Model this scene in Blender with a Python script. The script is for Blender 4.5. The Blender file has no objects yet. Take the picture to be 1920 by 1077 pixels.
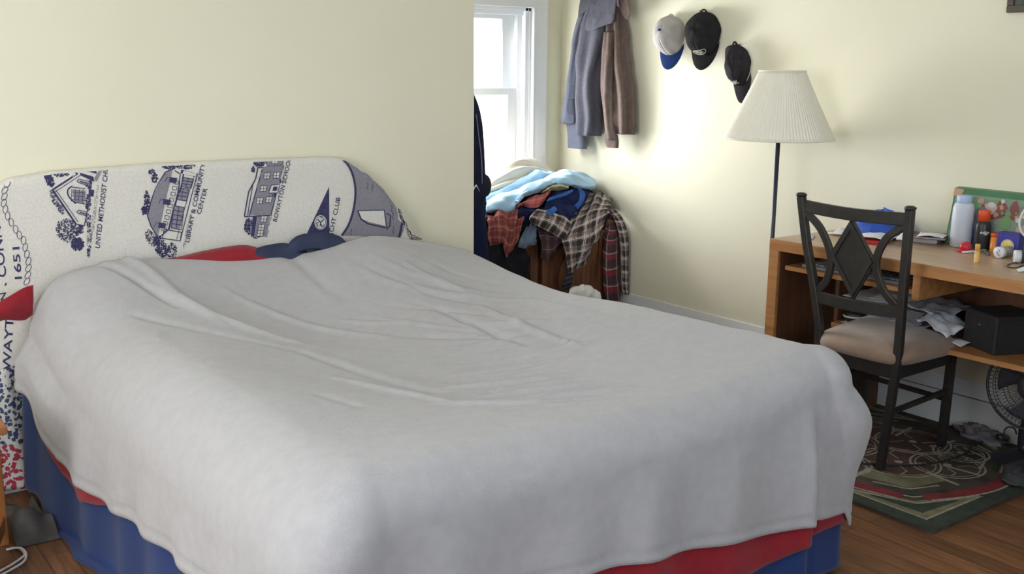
import bpy, math, random
import numpy as np
from mathutils import Vector, Matrix, noise
random.seed(7)
SC = bpy.context.scene
COL = SC.collection
PI = math.pi

# ------------------------------------------------------------------ camera
IW, IH = 1920.0, 1077.0
CX, CY = IW / 2, IH / 2
VA = (-560.0, 108.0)          # where lines running along the right wall meet
VB = (3650.0, 148.0)          # where lines running along the bed wall meet
FPX = math.sqrt(-((VA[0]-CX)*(VB[0]-CX) + (VA[1]-CY)*(VB[1]-CY)))
_y = np.array([VA[0]-CX, VA[1]-CY, FPX]); _y /= np.linalg.norm(_y)
_x = np.array([VB[0]-CX, VB[1]-CY, FPX]); _x /= np.linalg.norm(_x)
_z = np.cross(_x, _y)
RC = np.array([_x, _y, _z])
EYE = np.array([0.0, 0.0, 1.45])
cd = bpy.data.cameras.new('camera'); cam = bpy.data.objects.new('camera', cd); COL.objects.link(cam)
cd.sensor_width = 36.0; cd.lens = FPX / IW * 36.0; cd.clip_start = 0.02
r_, u_, b_ = RC @ np.array([1, 0, 0]), RC @ np.array([0, -1, 0]), RC @ np.array([0, 0, -1])
cam.matrix_world = Matrix(((r_[0], u_[0], b_[0], EYE[0]), (r_[1], u_[1], b_[1], EYE[1]), (r_[2], u_[2], b_[2], EYE[2]), (0, 0, 0, 1)))
SC.camera = cam

# ------------------------------------------------------------------ light and exposure
SC.view_settings.view_transform = 'Standard'; SC.view_settings.look = 'None'
SC.view_settings.gamma = 1.0; SC.view_settings.exposure = 0.0; SC.view_settings.use_curve_mapping = False
wd = bpy.data.worlds.new('sky'); SC.world = wd; wd.use_nodes = True
bg = wd.node_tree.nodes['Background']; bg.inputs[0].default_value = (0.93, 0.97, 1.0, 1); bg.inputs[1].default_value = 5.0

def area(name, loc, aim, sx, sy, power, col):
    l = bpy.data.lights.new(name, 'AREA'); l.shape = 'RECTANGLE'; l.size = sx; l.size_y = sy; l.energy = power; l.color = col
    o = bpy.data.objects.new(name, l); COL.objects.link(o); o.location = loc
    o.rotation_euler = Vector(aim).to_track_quat('-Z', 'Z').to_euler()
    return o
# daylight at the alcove window and at the room's two windows behind the camera
area('alcove_daylight', (3.30, 5.06, 1.10), (0.40, -1, -0.50), 0.85, 0.9, 80, (0.97, 0.99, 1.0))
area('side_daylight', (-1.2, 1.65, 1.65), (1, 0.5, 0.0), 1.6, 1.2, 30, (1.0, 0.985, 0.975))
area('rear_daylight', (0.9, -1.05, 1.55), (0.1, 1, 0.15), 1.6, 1.1, 9, (0.42, 0.68, 1.0))

# ------------------------------------------------------------------ pixel rays -> places in the room
def ray(px, py): return RC @ np.array([px-CX, py-CY, FPX])
def GZ(px, py, z): d = ray(px, py); return EYE + (z-EYE[2])/d[2]*d
def GX(px, py, x): d = ray(px, py); return EYE + x/d[0]*d
def GY(px, py, y): d = ray(px, py); return EYE + y/d[1]*d

# ------------------------------------------------------------------ materials
def lin(c): return tuple((v/12.92 if v <= 0.04045 else ((v+0.055)/1.055)**2.4) for v in (x/255.0 for x in c))
def rgba(c): return (*lin(c), 1.0)
MATS = {}
def mat(name, c, rough=0.6, c2=None, nscale=8.0, bump=0.0, bscale=60.0, metal=0.0, sheen=0.0, trans=0.0, alpha=1.0, spec=0.5, aniso=None):
    """Principled material: colour c varied towards c2 by noise, with a noise bump."""
    if name in MATS: return MATS[name]
    m = bpy.data.materials.new(name); m.use_nodes = True; nt = m.node_tree; N = nt.nodes; L = nt.links
    b = N['Principled BSDF']; b.inputs['Roughness'].default_value = rough; b.inputs['Metallic'].default_value = metal
    b.inputs['Base Color'].default_value = rgba(c); b.inputs['Specular IOR Level'].default_value = spec
    if sheen: b.inputs['Sheen Weight'].default_value = sheen; b.inputs['Sheen Roughness'].default_value = 0.6
    if trans: b.inputs['Transmission Weight'].default_value = trans
    if alpha < 1: b.inputs['Alpha'].default_value = alpha
    tc = N.new('ShaderNodeTexCoord'); src = tc.outputs['Object']
    if aniso:
        mp = N.new('ShaderNodeMapping'); mp.inputs['Scale'].default_value = aniso; L.new(src, mp.inputs['Vector']); src = mp.outputs['Vector']
    if c2 is not None:
        n = N.new('ShaderNodeTexNoise'); n.inputs['Scale'].default_value = nscale; n.inputs['Detail'].default_value = 5
        L.new(src, n.inputs['Vector'])
        r = N.new('ShaderNodeValToRGB'); r.color_ramp.elements[0].position = 0.35; r.color_ramp.elements[1].position = 0.65
        r.color_ramp.elements[0].color = rgba(c); r.color_ramp.elements[1].color = rgba(c2)
        L.new(n.outputs['Fac'], r.inputs[0]); L.new(r.outputs[0], b.inputs['Base Color'])
    if bump:
        n = N.new('ShaderNodeTexNoise'); n.inputs['Scale'].default_value = bscale; n.inputs['Detail'].default_value = 3
        L.new(src, n.inputs['Vector'])
        bp = N.new('ShaderNodeBump'); bp.inputs['Strength'].default_value = bump; bp.inputs['Distance'].default_value = 0.004
        L.new(n.outputs['Fac'], bp.inputs['Height']); L.new(bp.outputs[0], b.inputs['Normal'])
    MATS[name] = m
    return m

def plaid(name, base, bands, period=0.065, rough=0.9):
    """Woven check from UV metres. bands: (axis, centre 0..1, width 0..1, colour, strength)."""
    m = bpy.data.materials.new(name); m.use_nodes = True; nt = m.node_tree; N = nt.nodes; L = nt.links
    b = N['Principled BSDF']; b.inputs['Roughness'].default_value = rough; b.inputs['Specular IOR Level'].default_value = 0.2
    uv = N.new('ShaderNodeUVMap'); sp = N.new('ShaderNodeSeparateXYZ'); L.new(uv.outputs[0], sp.inputs[0])
    def math_(op, a, v=None, c=None):
        n = N.new('ShaderNodeMath'); n.operation = op; L.new(a, n.inputs[0])
        if v is not None: n.inputs[1].default_value = v
        if c is not None: n.inputs[2].default_value = c
        return n.outputs[0]
    col = None
    for ax, cen, wid, c, st in bands:
        s = math_('MULTIPLY', sp.outputs[ax], 1.0/period)
        s = math_('FRACT', math_('ADD', s, 0.5-cen+10))
        s = math_('ABSOLUTE', math_('SUBTRACT', s, 0.5))
        s = math_('MULTIPLY', math_('LESS_THAN', s, wid/2), st)
        mx = N.new('ShaderNodeMix'); mx.data_type = 'RGBA'; L.new(s, mx.inputs[0])
        if col is None: mx.inputs[6].default_value = rgba(base)
        else: L.new(col, mx.inputs[6])
        mx.inputs[7].default_value = rgba(c); col = mx.outputs[2]
    L.new(col, b.inputs['Base Color'])
    return m

def wood(name, c1, c2, scale, rough=0.4, axis_scale=(1, 1, 1), bump=0.05):
    m = mat(name, c1, rough, c2, scale, bump, scale*2, aniso=axis_scale)
    return m

# ------------------------------------------------------------------ mesh building
class MB:
    """Collects shapes, then links them as ONE mesh object."""
    def __init__(s): s.v = []; s.f = []; s.mi = []; s.uv = {}; s.xf = None; s.m = 0; s.flat = set()
    def add(s, vs, fs, uv=None, flat=False):
        o = len(s.v)
        if s.xf is not None: vs = [s.xf @ Vector([float(q) for q in v]) for v in vs]
        s.v += [tuple(float(q) for q in v) for v in vs]
        if uv is not None:
            for i, t in enumerate(uv): s.uv[o+i] = t
        for f in fs:
            if flat: s.flat.add(len(s.f))
            s.f.append(tuple(o+i for i in f)); s.mi.append(s.m)
        return o
    def box(s, x0, x1, y0, y1, z0, z1):
        c = [(x0,y0,z0),(x1,y0,z0),(x1,y1,z0),(x0,y1,z0),(x0,y0,z1),(x1,y0,z1),(x1,y1,z1),(x0,y1,z1)]
        s.add(c, [(0,3,2,1),(4,5,6,7),(0,1,5,4),(1,2,6,5),(2,3,7,6),(3,0,4,7)], flat=True)
    def bar(s, a, b, w, h, up=(0, 0, 1)):
        a = Vector([float(q) for q in a]); b = Vector([float(q) for q in b]); d = (b-a).normalized(); n = d.cross(Vector(up))
        if n.length < 1e-4: n = d.cross(Vector((1, 0, 0)))
        n.normalize(); k = n.cross(d).normalized()
        vs = [p + n*sx*w/2 + k*sy*h/2 for p in (a, b) for sx, sy in ((-1,-1),(1,-1),(1,1),(-1,1))]
        s.add(vs, [(0,3,2,1),(4,5,6,7),(0,1,5,4),(1,2,6,5),(2,3,7,6),(3,0,4,7)], flat=True)
    def tube(s, pts, r, n=10, closed=False, cap=True):
        P = [Vector([float(q) for q in p]) for p in pts]; m = len(P); rs = r if isinstance(r, (list, tuple)) else [r]*m
        vs = []; prev = None
        for i, p in enumerate(P):
            if closed: d = P[(i+1) % m]-P[i-1]
            else: d = P[min(i+1, m-1)]-P[max(i-1, 0)]
            d.normalize()
            if prev is None:
                q = d.orthogonal().normalized()
            else:
                q = prev - d*prev.dot(d)
                q = q.normalized() if q.length > 1e-6 else d.orthogonal().normalized()
            prev = q; w = d.cross(q)
            vs += [p + (q*math.cos(2*PI*k/n) + w*math.sin(2*PI*k/n))*rs[i] for k in range(n)]
        fs = []
        for i in range(m if closed else m-1):
            for k in range(n):
                a, b = i*n+k, i*n+(k+1) % n; c, d_ = ((i+1) % m)*n+(k+1) % n, ((i+1) % m)*n+k
                fs.append((a, b, c, d_))
        if cap and not closed: fs += [tuple(range(n-1, -1, -1)), tuple((m-1)*n+k for k in range(n))]
        s.add(vs, fs)
    def lathe(s, prof, n=32, at=(0, 0, 0), ripple=0.0, waves=0, cap=True):
        vs = []
        for r, z in prof:
            for k in range(n):
                a = 2*PI*k/n; q = r*(1+ripple*math.cos(waves*a)) if r > 1e-6 else 0
                vs.append((at[0]+q*math.cos(a), at[1]+q*math.sin(a), at[2]+z))
        fs = []
        for i in range(len(prof)-1):
            for k in range(n): fs.append((i*n+k, i*n+(k+1) % n, (i+1)*n+(k+1) % n, (i+1)*n+k))
        if cap: fs += [tuple(range(n-1, -1, -1)), tuple((len(prof)-1)*n+k for k in range(n))]
        s.add(vs, fs)
    def ball(s, c, r, n=16, sq=(1, 1, 1)):
        prof = [(math.sin(PI*i/n), -math.cos(PI*i/n)) for i in range(n+1)]
        vs = [(c[0]+r*sq[0]*p*math.cos(2*PI*k/(2*n)), c[1]+r*sq[1]*p*math.sin(2*PI*k/(2*n)), c[2]+r*sq[2]*z) for p, z in prof for k in range(2*n)]
        fs = [(i*2*n+k, i*2*n+(k+1) % (2*n), (i+1)*2*n+(k+1) % (2*n), (i+1)*2*n+k) for i in range(n) for k in range(2*n)]
        s.add(vs, fs)
    def grid(s, G, uv=None):
        nu, nv = len(G), len(G[0])
        vs = [p for row in G for p in row]
        fs = [(i*nv+j, i*nv+j+1, (i+1)*nv+j+1, (i+1)*nv+j) for i in range(nu-1) for j in range(nv-1)]
        s.add(vs, fs, uv)
    def poly_prism(s, pts, d):
        """polygon pts (3d, planar) extruded by vector d"""
        n = len(pts); d = Vector([float(q) for q in d]); P = [Vector([float(q) for q in p]) for p in pts]
        s.add(P + [p+d for p in P], [tuple(range(n-1, -1, -1)), tuple(range(n, 2*n))] + [(i, (i+1) % n, n+(i+1) % n, n+i) for i in range(n)], flat=True)
    def loft(s, rings):
        n = len(rings[0]); m = len(rings)
        vs = [p for r in rings for p in r]
        fs = [(i*n+k, i*n+(k+1) % n, (i+1)*n+(k+1) % n, (i+1)*n+k) for i in range(m-1) for k in range(n)]
        fs += [tuple(range(n-1, -1, -1)), tuple((m-1)*n+k for k in range(n))]
        uv = [(k*0.36/n, i*0.6/m) for i in range(m) for k in range(n)]
        s.add(vs, fs, uv)
    def build(s, name, mats, parent=None, smooth=True, bevel=0.0, solid=0.0, sub=0, label=None):
        me = bpy.data.meshes.new(name)
        V = np.array(s.v)
        if parent is None:
            org = Vector(((V[:, 0].min()+V[:, 0].max())/2, (V[:, 1].min()+V[:, 1].max())/2, V[:, 2].min()))
        else: org = Vector(parent['_loc'])
        me.from_pydata([tuple(Vector(v)-org) for v in s.v], [], s.f)
        if not isinstance(mats, (list, tuple)): mats = [mats]
        for m in mats: me.materials.append(m)
        me.polygons.foreach_set('material_index', s.mi)
        me.polygons.foreach_set('use_smooth', [bool(smooth and i not in s.flat) for i in range(len(s.f))])
        if s.uv:
            ul = me.uv_layers.new(name='UVMap')
            for lp in me.loops: ul.data[lp.index].uv = s.uv.get(lp.vertex_index, (0, 0))
        me.update()
        o = bpy.data.objects.new(name, me); COL.objects.link(o)
        if parent is None: o.location = org; o['_loc'] = tuple(org)
        else: o.parent = parent; o['_loc'] = tuple(org)
        if bevel:
            b = o.modifiers.new('bevel', 'BEVEL'); b.width = bevel; b.segments = 2; b.limit_method = 'ANGLE'; b.angle_limit = 0.7
        if solid:
            q = o.modifiers.new('solid', 'SOLIDIFY'); q.thickness = solid; q.offset = -1
        if sub:
            q = o.modifiers.new('sub', 'SUBSURF'); q.levels = sub; q.render_levels = sub
        if label: o['label'] = label
        return o

def thing(name, loc, label, cat, group=None):
    o = bpy.data.objects.new(name, None); COL.objects.link(o); o.location = [float(q) for q in loc]; o.empty_display_size = 0.05
    o['_loc'] = tuple(float(q) for q in loc)
    return tag(o, label, cat, group)
def tag(o, label, cat, group=None):
    o['label'] = label; o['category'] = cat
    if group: o['group'] = group
    return o
def struct(o): o['kind'] = 'structure'; return o

def catmull(P, n):
    """n points along a Catmull-Rom curve through P (arrays)."""
    P = [np.array(p, float) for p in P]; m = len(P)
    if m == 1: return [P[0]]*n
    E = [2*P[0]-P[1]] + P + [2*P[-1]-P[-2]]
    out = []
    for i in range(n):
        t = i*(m-1)/(n-1); k = min(int(t), m-2); t -= k
        a, b, c, d = E[k], E[k+1], E[k+2], E[k+3]
        out.append(0.5*((2*b) + (c-a)*t + (2*a-5*b+4*c-d)*t*t + (3*b-a-3*c+d)*t**3))
    return out
def nz(x, y, z=0.0): return noise.noise(Vector((float(x), float(y), float(z))))

def sheet(rows, nu=40, nv=40, wr=0.006, ws=9.0, seed=0.0, folds=0.0, fold_n=5, fold_dir=0):
    """Cloth grid through rows of 3d control points, with wrinkles pushed along the normals. Returns (grid, uv)."""
    A = [catmull(r, nv) for r in rows]
    B = list(zip(*[catmull([A[i][j] for i in range(len(rows))], nu) for j in range(nv)]))
    G = np.array(B)
    gu = np.gradient(G, axis=0); gv = np.gradient(G, axis=1)
    nrm = np.cross(gu, gv); nrm /= (np.linalg.norm(nrm, axis=2, keepdims=True)+1e-9)
    du = np.cumsum(np.linalg.norm(np.diff(G, axis=0, prepend=G[:1]), axis=2), axis=0)
    dv = np.cumsum(np.linalg.norm(np.diff(G, axis=1, prepend=G[:, :1]), axis=2), axis=1)
    um = du.mean(axis=1); vm = dv.mean(axis=0)
    out = G.copy(); uv = []
    for i in range(nu):
        for j in range(nv):
            p = G[i, j]; k = 0.0
            if wr: k += wr*(nz(p[0]*ws+seed, p[1]*ws, p[2]*ws) + 0.5*nz(p[0]*ws*2.3, p[1]*ws*2.3+seed, p[2]*ws*2.3))
            if folds:
                t = (j/(nv-1) if fold_dir == 0 else i/(nu-1)); q = (i/(nu-1) if fold_dir == 0 else j/(nv-1))
                ph = 2*PI*fold_n*t + 1.6*nz(q*2.0+seed, t*3, seed)
                k += folds*math.sin(ph)*(0.35+0.65*q)
            out[i, j] = p + nrm[i, j]*k
            out[i, j][0] = min(out[i, j][0], 3.962)
            uv.append((float(um[i]), float(vm[j])))
    return [[tuple(q) for q in row] for row in out], uv

def text_polys(txt, shear=0.0, space=1.0):
    """The filled glyphs of txt as (vertices2d, faces), cap height 1, starting at x=0."""
    cu = bpy.data.curves.new('txt', 'FONT'); cu.body = txt; cu.size = 1.0; cu.shear = shear; cu.space_character = space; cu.offset = 0.012
    cu.resolution_u = 3
    o = bpy.data.objects.new('txt', cu); COL.objects.link(o)
    dg = bpy.context.evaluated_depsgraph_get(); e = o.evaluated_get(dg); me = e.to_mesh()
    vs = [(v.co.x/0.69, v.co.y/0.69) for v in me.vertices]; fs = [tuple(p.vertices) for p in me.polygons]
    e.to_mesh_clear(); bpy.data.objects.remove(o); bpy.data.curves.remove(cu)
    return vs, fs

# ------------------------------------------------------------------ the room
XR, YB, YW, ZC = 3.98, 3.75, 4.83, 2.45
X0, Y0 = -1.25, -1.1
CREAM, CREAM2 = (232, 228, 206), (228, 224, 202)
m_wall = mat('cream_paint', CREAM, 0.75, CREAM2, 1.2, 0.06, 180)
m_trim = mat('white_trim_paint', (240, 242, 244), 0.4, (234, 237, 240), 3, 0.03, 40)
m_ceil = mat('ceiling_paint', (236, 236, 230), 0.9)

def floor_mat():
    m = bpy.data.materials.new('oak_strip_floor'); m.use_nodes = True; nt = m.node_tree; N = nt.nodes; L = nt.links
    b = N['Principled BSDF']; b.inputs['Roughness'].default_value = 0.42
    tc = N.new('ShaderNodeTexCoord'); mp = N.new('ShaderNodeMapping'); mp.inputs['Rotation'].default_value = (0, 0, PI/2)
    L.new(tc.outputs['Object'], mp.inputs['Vector'])
    br = N.new('ShaderNodeTexBrick'); br.inputs['Scale'].default_value = 1.0; br.inputs['Brick Width'].default_value = 0.95; br.inputs['Row Height'].default_value = 0.072
    br.inputs['Mortar Size'].default_value = 0.0012; br.inputs['Mortar Smooth'].default_value = 0.3; br.offset = 0.37; br.inputs['Bias'].default_value = -0.1
    br.inputs['Color1'].default_value = rgba((128, 90, 62)); br.inputs['Color2'].default_value = rgba((102, 71, 50)); br.inputs['Mortar'].default_value = rgba((52, 36, 26))
    L.new(mp.outputs[0], br.inputs['Vector'])
    m2 = N.new('ShaderNodeMapping'); m2.inputs['Scale'].default_value = (22, 1.6, 1); L.new(tc.outputs['Object'], m2.inputs['Vector'])
    n = N.new('ShaderNodeTexNoise'); n.inputs['Scale'].default_value = 3.0; n.inputs['Detail'].default_value = 7; L.new(m2.outputs[0], n.inputs['Vector'])
    r = N.new('ShaderNodeValToRGB'); r.color_ramp.elements[0].color = (0.62, 0.6, 0.58, 1); r.color_ramp.elements[1].color = (1.25, 1.2, 1.15, 1)
    r.color_ramp.elements[0].position = 0.3; r.color_ramp.elements[1].position = 0.7; L.new(n.outputs['Fac'], r.inputs[0])
    mx = N.new('ShaderNodeMix'); mx.data_type = 'RGBA'; mx.blend_type = 'MULTIPLY'; mx.inputs[0].default_value = 1.0
    L.new(br.outputs['Color'], mx.inputs[6]); L.new(r.outputs[0], mx.inputs[7]); L.new(mx.outputs[2], b.inputs['Base Color'])
    bp = N.new('ShaderNodeBump'); bp.inputs['Strength'].default_value = 0.3; bp.inputs['Distance'].default_value = 0.002; bp.invert = True
    L.new(br.outputs['Fac'], bp.inputs['Height']); L.new(bp.outputs[0], b.inputs['Normal'])
    return m

def slab(name, boxes, m, bevel=0.0):
    q = MB()
    for bx in boxes: q.box(*bx)
    return struct(q.build(name, m, smooth=False, bevel=bevel))
slab('floor', [(X0-0.1, XR+0.1, Y0-0.1, YW+0.1, -0.08, 0)], floor_mat())
slab('ceiling', [(X0-0.1, XR+0.1, Y0-0.1, YW+0.1, ZC, ZC+0.08)], m_ceil)
slab('wall_left', [(X0, 2.612, YB, YB+0.12, 0, ZC)], m_wall)                      # behind the bed
slab('wall_alcove', [(2.492, 2.612, YB+0.12, YW, 0, ZC)], m_wall)
WX0, WX1, WZ0, WZ1 = 2.92, 3.755, 0.62, 1.765                                       # alcove window opening
slab('wall_back', [(2.492, WX0, YW, YW+0.1, 0, ZC), (WX1, XR, YW, YW+0.1, 0, ZC), (WX0, WX1, YW, YW+0.1, 0, WZ0), (WX0, WX1, YW, YW+0.1, WZ1, ZC)], m_wall)
slab('wall_right', [(XR, XR+0.1, Y0, YW+0.1, 0, ZC)], m_wall)
slab('wall_far_left', [(X0-0.1, X0, Y0, 0.8, 0, ZC), (X0-0.1, X0, 0.8, 2.5, 0, 0.85), (X0-0.1, X0, 0.8, 2.5, 2.3, ZC), (X0-0.1, X0, 2.5, YB+0.12, 0, ZC)], m_wall)
slab('wall_front', [(X0-0.1, 0.0, Y0-0.1, Y0, 0, ZC), (0.0, 1.8, Y0-0.1, Y0, 0, 0.85), (0.0, 1.8, Y0-0.1, Y0, 2.15, ZC), (1.8, XR, Y0-0.1, Y0, 0, ZC)], mat('slate_blue_bounce', (112, 124, 146), 0.8))  # unseen wall, coloured to dim and cool the bounce on the bed foot
# tall white baseboard in two boards with a dark gap
q = MB(); q.box(XR-0.016, XR, Y0, YW, 0.0, 0.140); q.box(XR-0.008, XR, Y0, YW, 0.144, 0.212)
q.m = 1; q.box(XR-0.004, XR, Y0, YW, 0.140, 0.144)
struct(q.build('baseboard_right', [m_trim, mat('gap_shadow', (70, 66, 62), 0.9)], smooth=False))
slab('baseboard_left', [(X0, 2.612, YB-0.014, YB, 0, 0.14)], m_trim)
slab('baseboard_back', [(2.612, XR-0.016, YW-0.014, YW, 0, 0.14)], m_trim)

# window in the alcove: casing, jamb, two sashes and glass
q = MB()
cw = 0.105
q.box(WX1, WX1+cw, YW-0.02, YW, WZ0-0.05, WZ1+0.02); q.box(WX0-cw, WX0, YW-0.02, YW, WZ0-0.05, WZ1+0.02)
q.box(WX0-cw, WX1+cw, YW-0.022, YW, WZ1, WZ1+0.075); q.box(WX0-cw-0.02, WX1+cw+0.02, YW-0.055, YW, WZ0-0.05, WZ0-0.02)
q.box(WX1, WX1+0.012, YW-0.028, YW-0.019, WZ0-0.02, WZ1)          # bead on the inner edge
casing = q.build('window_1', m_trim, smooth=False, bevel=0.003); struct(casing)
q = MB()
t = 0.018
q.box(WX1-t, WX1, YW, YW+0.12, WZ0, WZ1); q.box(WX0, WX0+t, YW, YW+0.12, WZ0, WZ1); q.box(WX0, WX1, YW, YW+0.12, WZ1-t, WZ1); q.box(WX0, WX1, YW, YW+0.12, WZ0-0.02, WZ0)
for s0, s1, w in ((0.0, 0.038, 0.022), (0.038, 0.073, 0.050), (0.073, 0.12, 0.055)): q.box(WX1-t-w, WX1-t, YW+s0, YW+s1, WZ0, WZ1); q.box(WX0+t, WX0+t+w, YW+s0, YW+s1, WZ0, WZ1)
for dx in (0.045,): q.box(WX1-t-0.02, WX1-t, YW+0.02, YW+0.035, WZ0, WZ1); q.box(WX0, WX1, YW+0.02, YW+0.035, WZ1-t-0.022, WZ1-t)
struct(q.build('trim_1', m_trim, smooth=False, bevel=0.002))
def sash(name, y, z0, z1, st):
    q = MB(); a, b = WX0+t+0.045, WX1-t-0.052
    q.box(a, a+st, y, y+0.03, z0, z1); q.box(b-st, b, y, y+0.03, z0, z1); q.box(a+st, b-st, y, y+0.03, z1-0.04, z1); q.box(a+st, b-st, y, y+0.03, z0, z0+0.04)
    o = struct(q.build(name, m_trim, smooth=False, bevel=0.003))
    g = MB(); g.box(a+st, b-st, y+0.012, y+0.016, z0+0.04, z1-0.04)
    gm = MATS.get('pane')
    if gm is None:
        gm = bpy.data.materials.new('window_glass'); gm.use_nodes = True; N = gm.node_tree.nodes; L = gm.node_tree.links
        N.remove(N['Principled BSDF']); tr = N.new('ShaderNodeBsdfTransparent'); gl = N.new('ShaderNodeBsdfGlossy'); gl.inputs['Roughness'].default_value = 0.02
        fr = N.new('ShaderNodeFresnel'); fr.inputs['IOR'].default_value = 1.45; mx = N.new('ShaderNodeMixShader')
        L.new(fr.outputs[0], mx.inputs[0]); L.new(tr.outputs[0], mx.inputs[1]); L.new(gl.outputs[0], mx.inputs[2]); L.new(mx.outputs[0], N['Material Output'].inputs[0])
        MATS['pane'] = gm
    g.build('glass_pane', gm, parent=o, smooth=False)
sash('window_2', YW+0.075, 1.285, WZ1-t-0.004, 0.075)
sash('window_3', YW+0.04, WZ0+0.004, 1.325, 0.06)

# ------------------------------------------------------------------ bed
BX0, BX1, BY0, BY1 = 0.98, 2.38, 1.81, 3.66       # flat top of the mattress (inside its rounded edge)
def gauss(x, y, cx, cy, sx, sy): return math.exp(-((x-cx)/sx)**2-((y-cy)/sy)**2)
def seg(x, y, a, b, w):
    """gaussian ridge along the segment a-b"""
    ax, ay = a; bx, by = b; dx, dy = bx-ax, by-ay; l2 = dx*dx+dy*dy
    t = ((x-ax)*dx+(y-ay)*dy)/l2; tc = min(1, max(0, t)); ex, ey = x-(ax+tc*dx), y-(ay+tc*dy)
    d2 = ex*ex+ey*ey
    return math.exp(-d2/(w*w))*(math.sin(PI*min(1, max(0.0, 0.08+0.84*tc)))**0.7)
def PG(px, py, z=0.63): p = GZ(px, py, z); return (p[0], p[1])
CREASE = [  # photo segment, width m, height m
    ((128, 512), (98, 600), 0.016, -0.020), ((150, 505), (125, 600), 0.03, 0.008),
    ((165, 578), (335, 602), 0.012, -0.010), ((190, 560), (420, 612), 0.02, 0.008), ((250, 618), (560, 640), 0.014, -0.010), ((300, 592), (560, 622), 0.018, 0.008),
    ((150, 720), (260, 640), 0.022, -0.010), ((170, 740), (300, 640), 0.02, 0.006),
    ((860, 662), (1040, 650), 0.011, 0.007), ((845, 690), (1060, 682), 0.011, 0.008), ((905, 716), (1100, 704), 0.012, 0.008), ((820, 742), (1020, 742), 0.013, 0.007),
    ((960, 640), (1120, 634), 0.010, 0.005), ((1000, 735), (1180, 722), 0.014, 0.006), ((840, 676), (1040, 668), 0.009, -0.006), ((900, 703), (1090, 693), 0.010, -0.006),
    ((560, 640), (820, 700), 0.02, -0.008), ((640, 690), (860, 735), 0.02, 0.006), ((600, 742), (670, 760), 0.015, -0.006),
    ((660, 520), (870, 505), 0.02, 0.007), ((700, 545), (940, 560), 0.02, 0.006), ((760, 470), (900, 500), 0.014, 0.008), ((820, 500), (1000, 560), 0.014, -0.008),
    ((900, 500), (1090, 575), 0.012, 0.008), ((480, 520), (640, 560), 0.025, -0.006), ((980, 560), (1180, 620), 0.02, 0.006), ((760, 600), (1000, 610), 0.018, -0.005),
    ((430, 575), (720, 600), 0.018, 0.006), ((880, 590), (1060, 600), 0.016, 0.006)]
_r = random.Random(4)
for k in range(16):
    x0, y0 = 800+_r.random()*170, 606+k*10; ln = _r.uniform(120, 260); CREASE.append(((x0, y0), (x0+ln, y0-0.03*ln-4), _r.uniform(0.006, 0.010), _r.choice((-1, 1))*_r.uniform(0.0025, 0.0045)))
for k in range(10):
    x0, y0 = 640+_r.random()*220, 470+k*13; ln = _r.uniform(120, 240); CREASE.append(((x0, y0), (x0+ln, y0+0.12*ln), _r.uniform(0.010, 0.016), _r.choice((-1, 1))*_r.uniform(0.002, 0.004)))
CREASE = [(PG(*a, 0.76 if a[1] < 520 else 0.63), PG(*b, 0.74 if a[1] < 520 else 0.63), w, h) for a, b, w, h in CREASE]
def top_z(x, y, fine=True):
    z = 0.655
    z -= 0.095*gauss(x, y, 1.66, 2.55, 0.52, 0.62)                       # sag in the middle
    z -= 0.035*gauss(x, y, 1.55, 3.10, 0.30, 0.25)
    z += 0.135*gauss(x, y, 1.02, 3.60, 0.36, 0.26)                       # pillows under the cover
    z += 0.130*gauss(x, y, 2.02, 3.60, 0.30, 0.26)
    z += 0.070*gauss(x, y, 1.50, 3.62, 0.30, 0.16)
    z += 0.020*gauss(x, y, 1.00, 2.60, 0.25, 0.55)
    z += 0.015*gauss(x, y, 2.25, 2.05, 0.25, 0.3)
    z += 0.028*math.exp(-((x-2.40)/0.16)**2)
    z -= 0.018*gauss(x, y, 2.40, 2.95, 0.25, 0.30)
    if fine:
        z += 0.010*nz(x*2.2, y*2.2, 3.1) + 0.0035*nz(x*7, y*9, 1.7)
        for a, b, w, h in CREASE: z += 1.8*h*seg(x, y, a, b, w)
    return z
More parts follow.
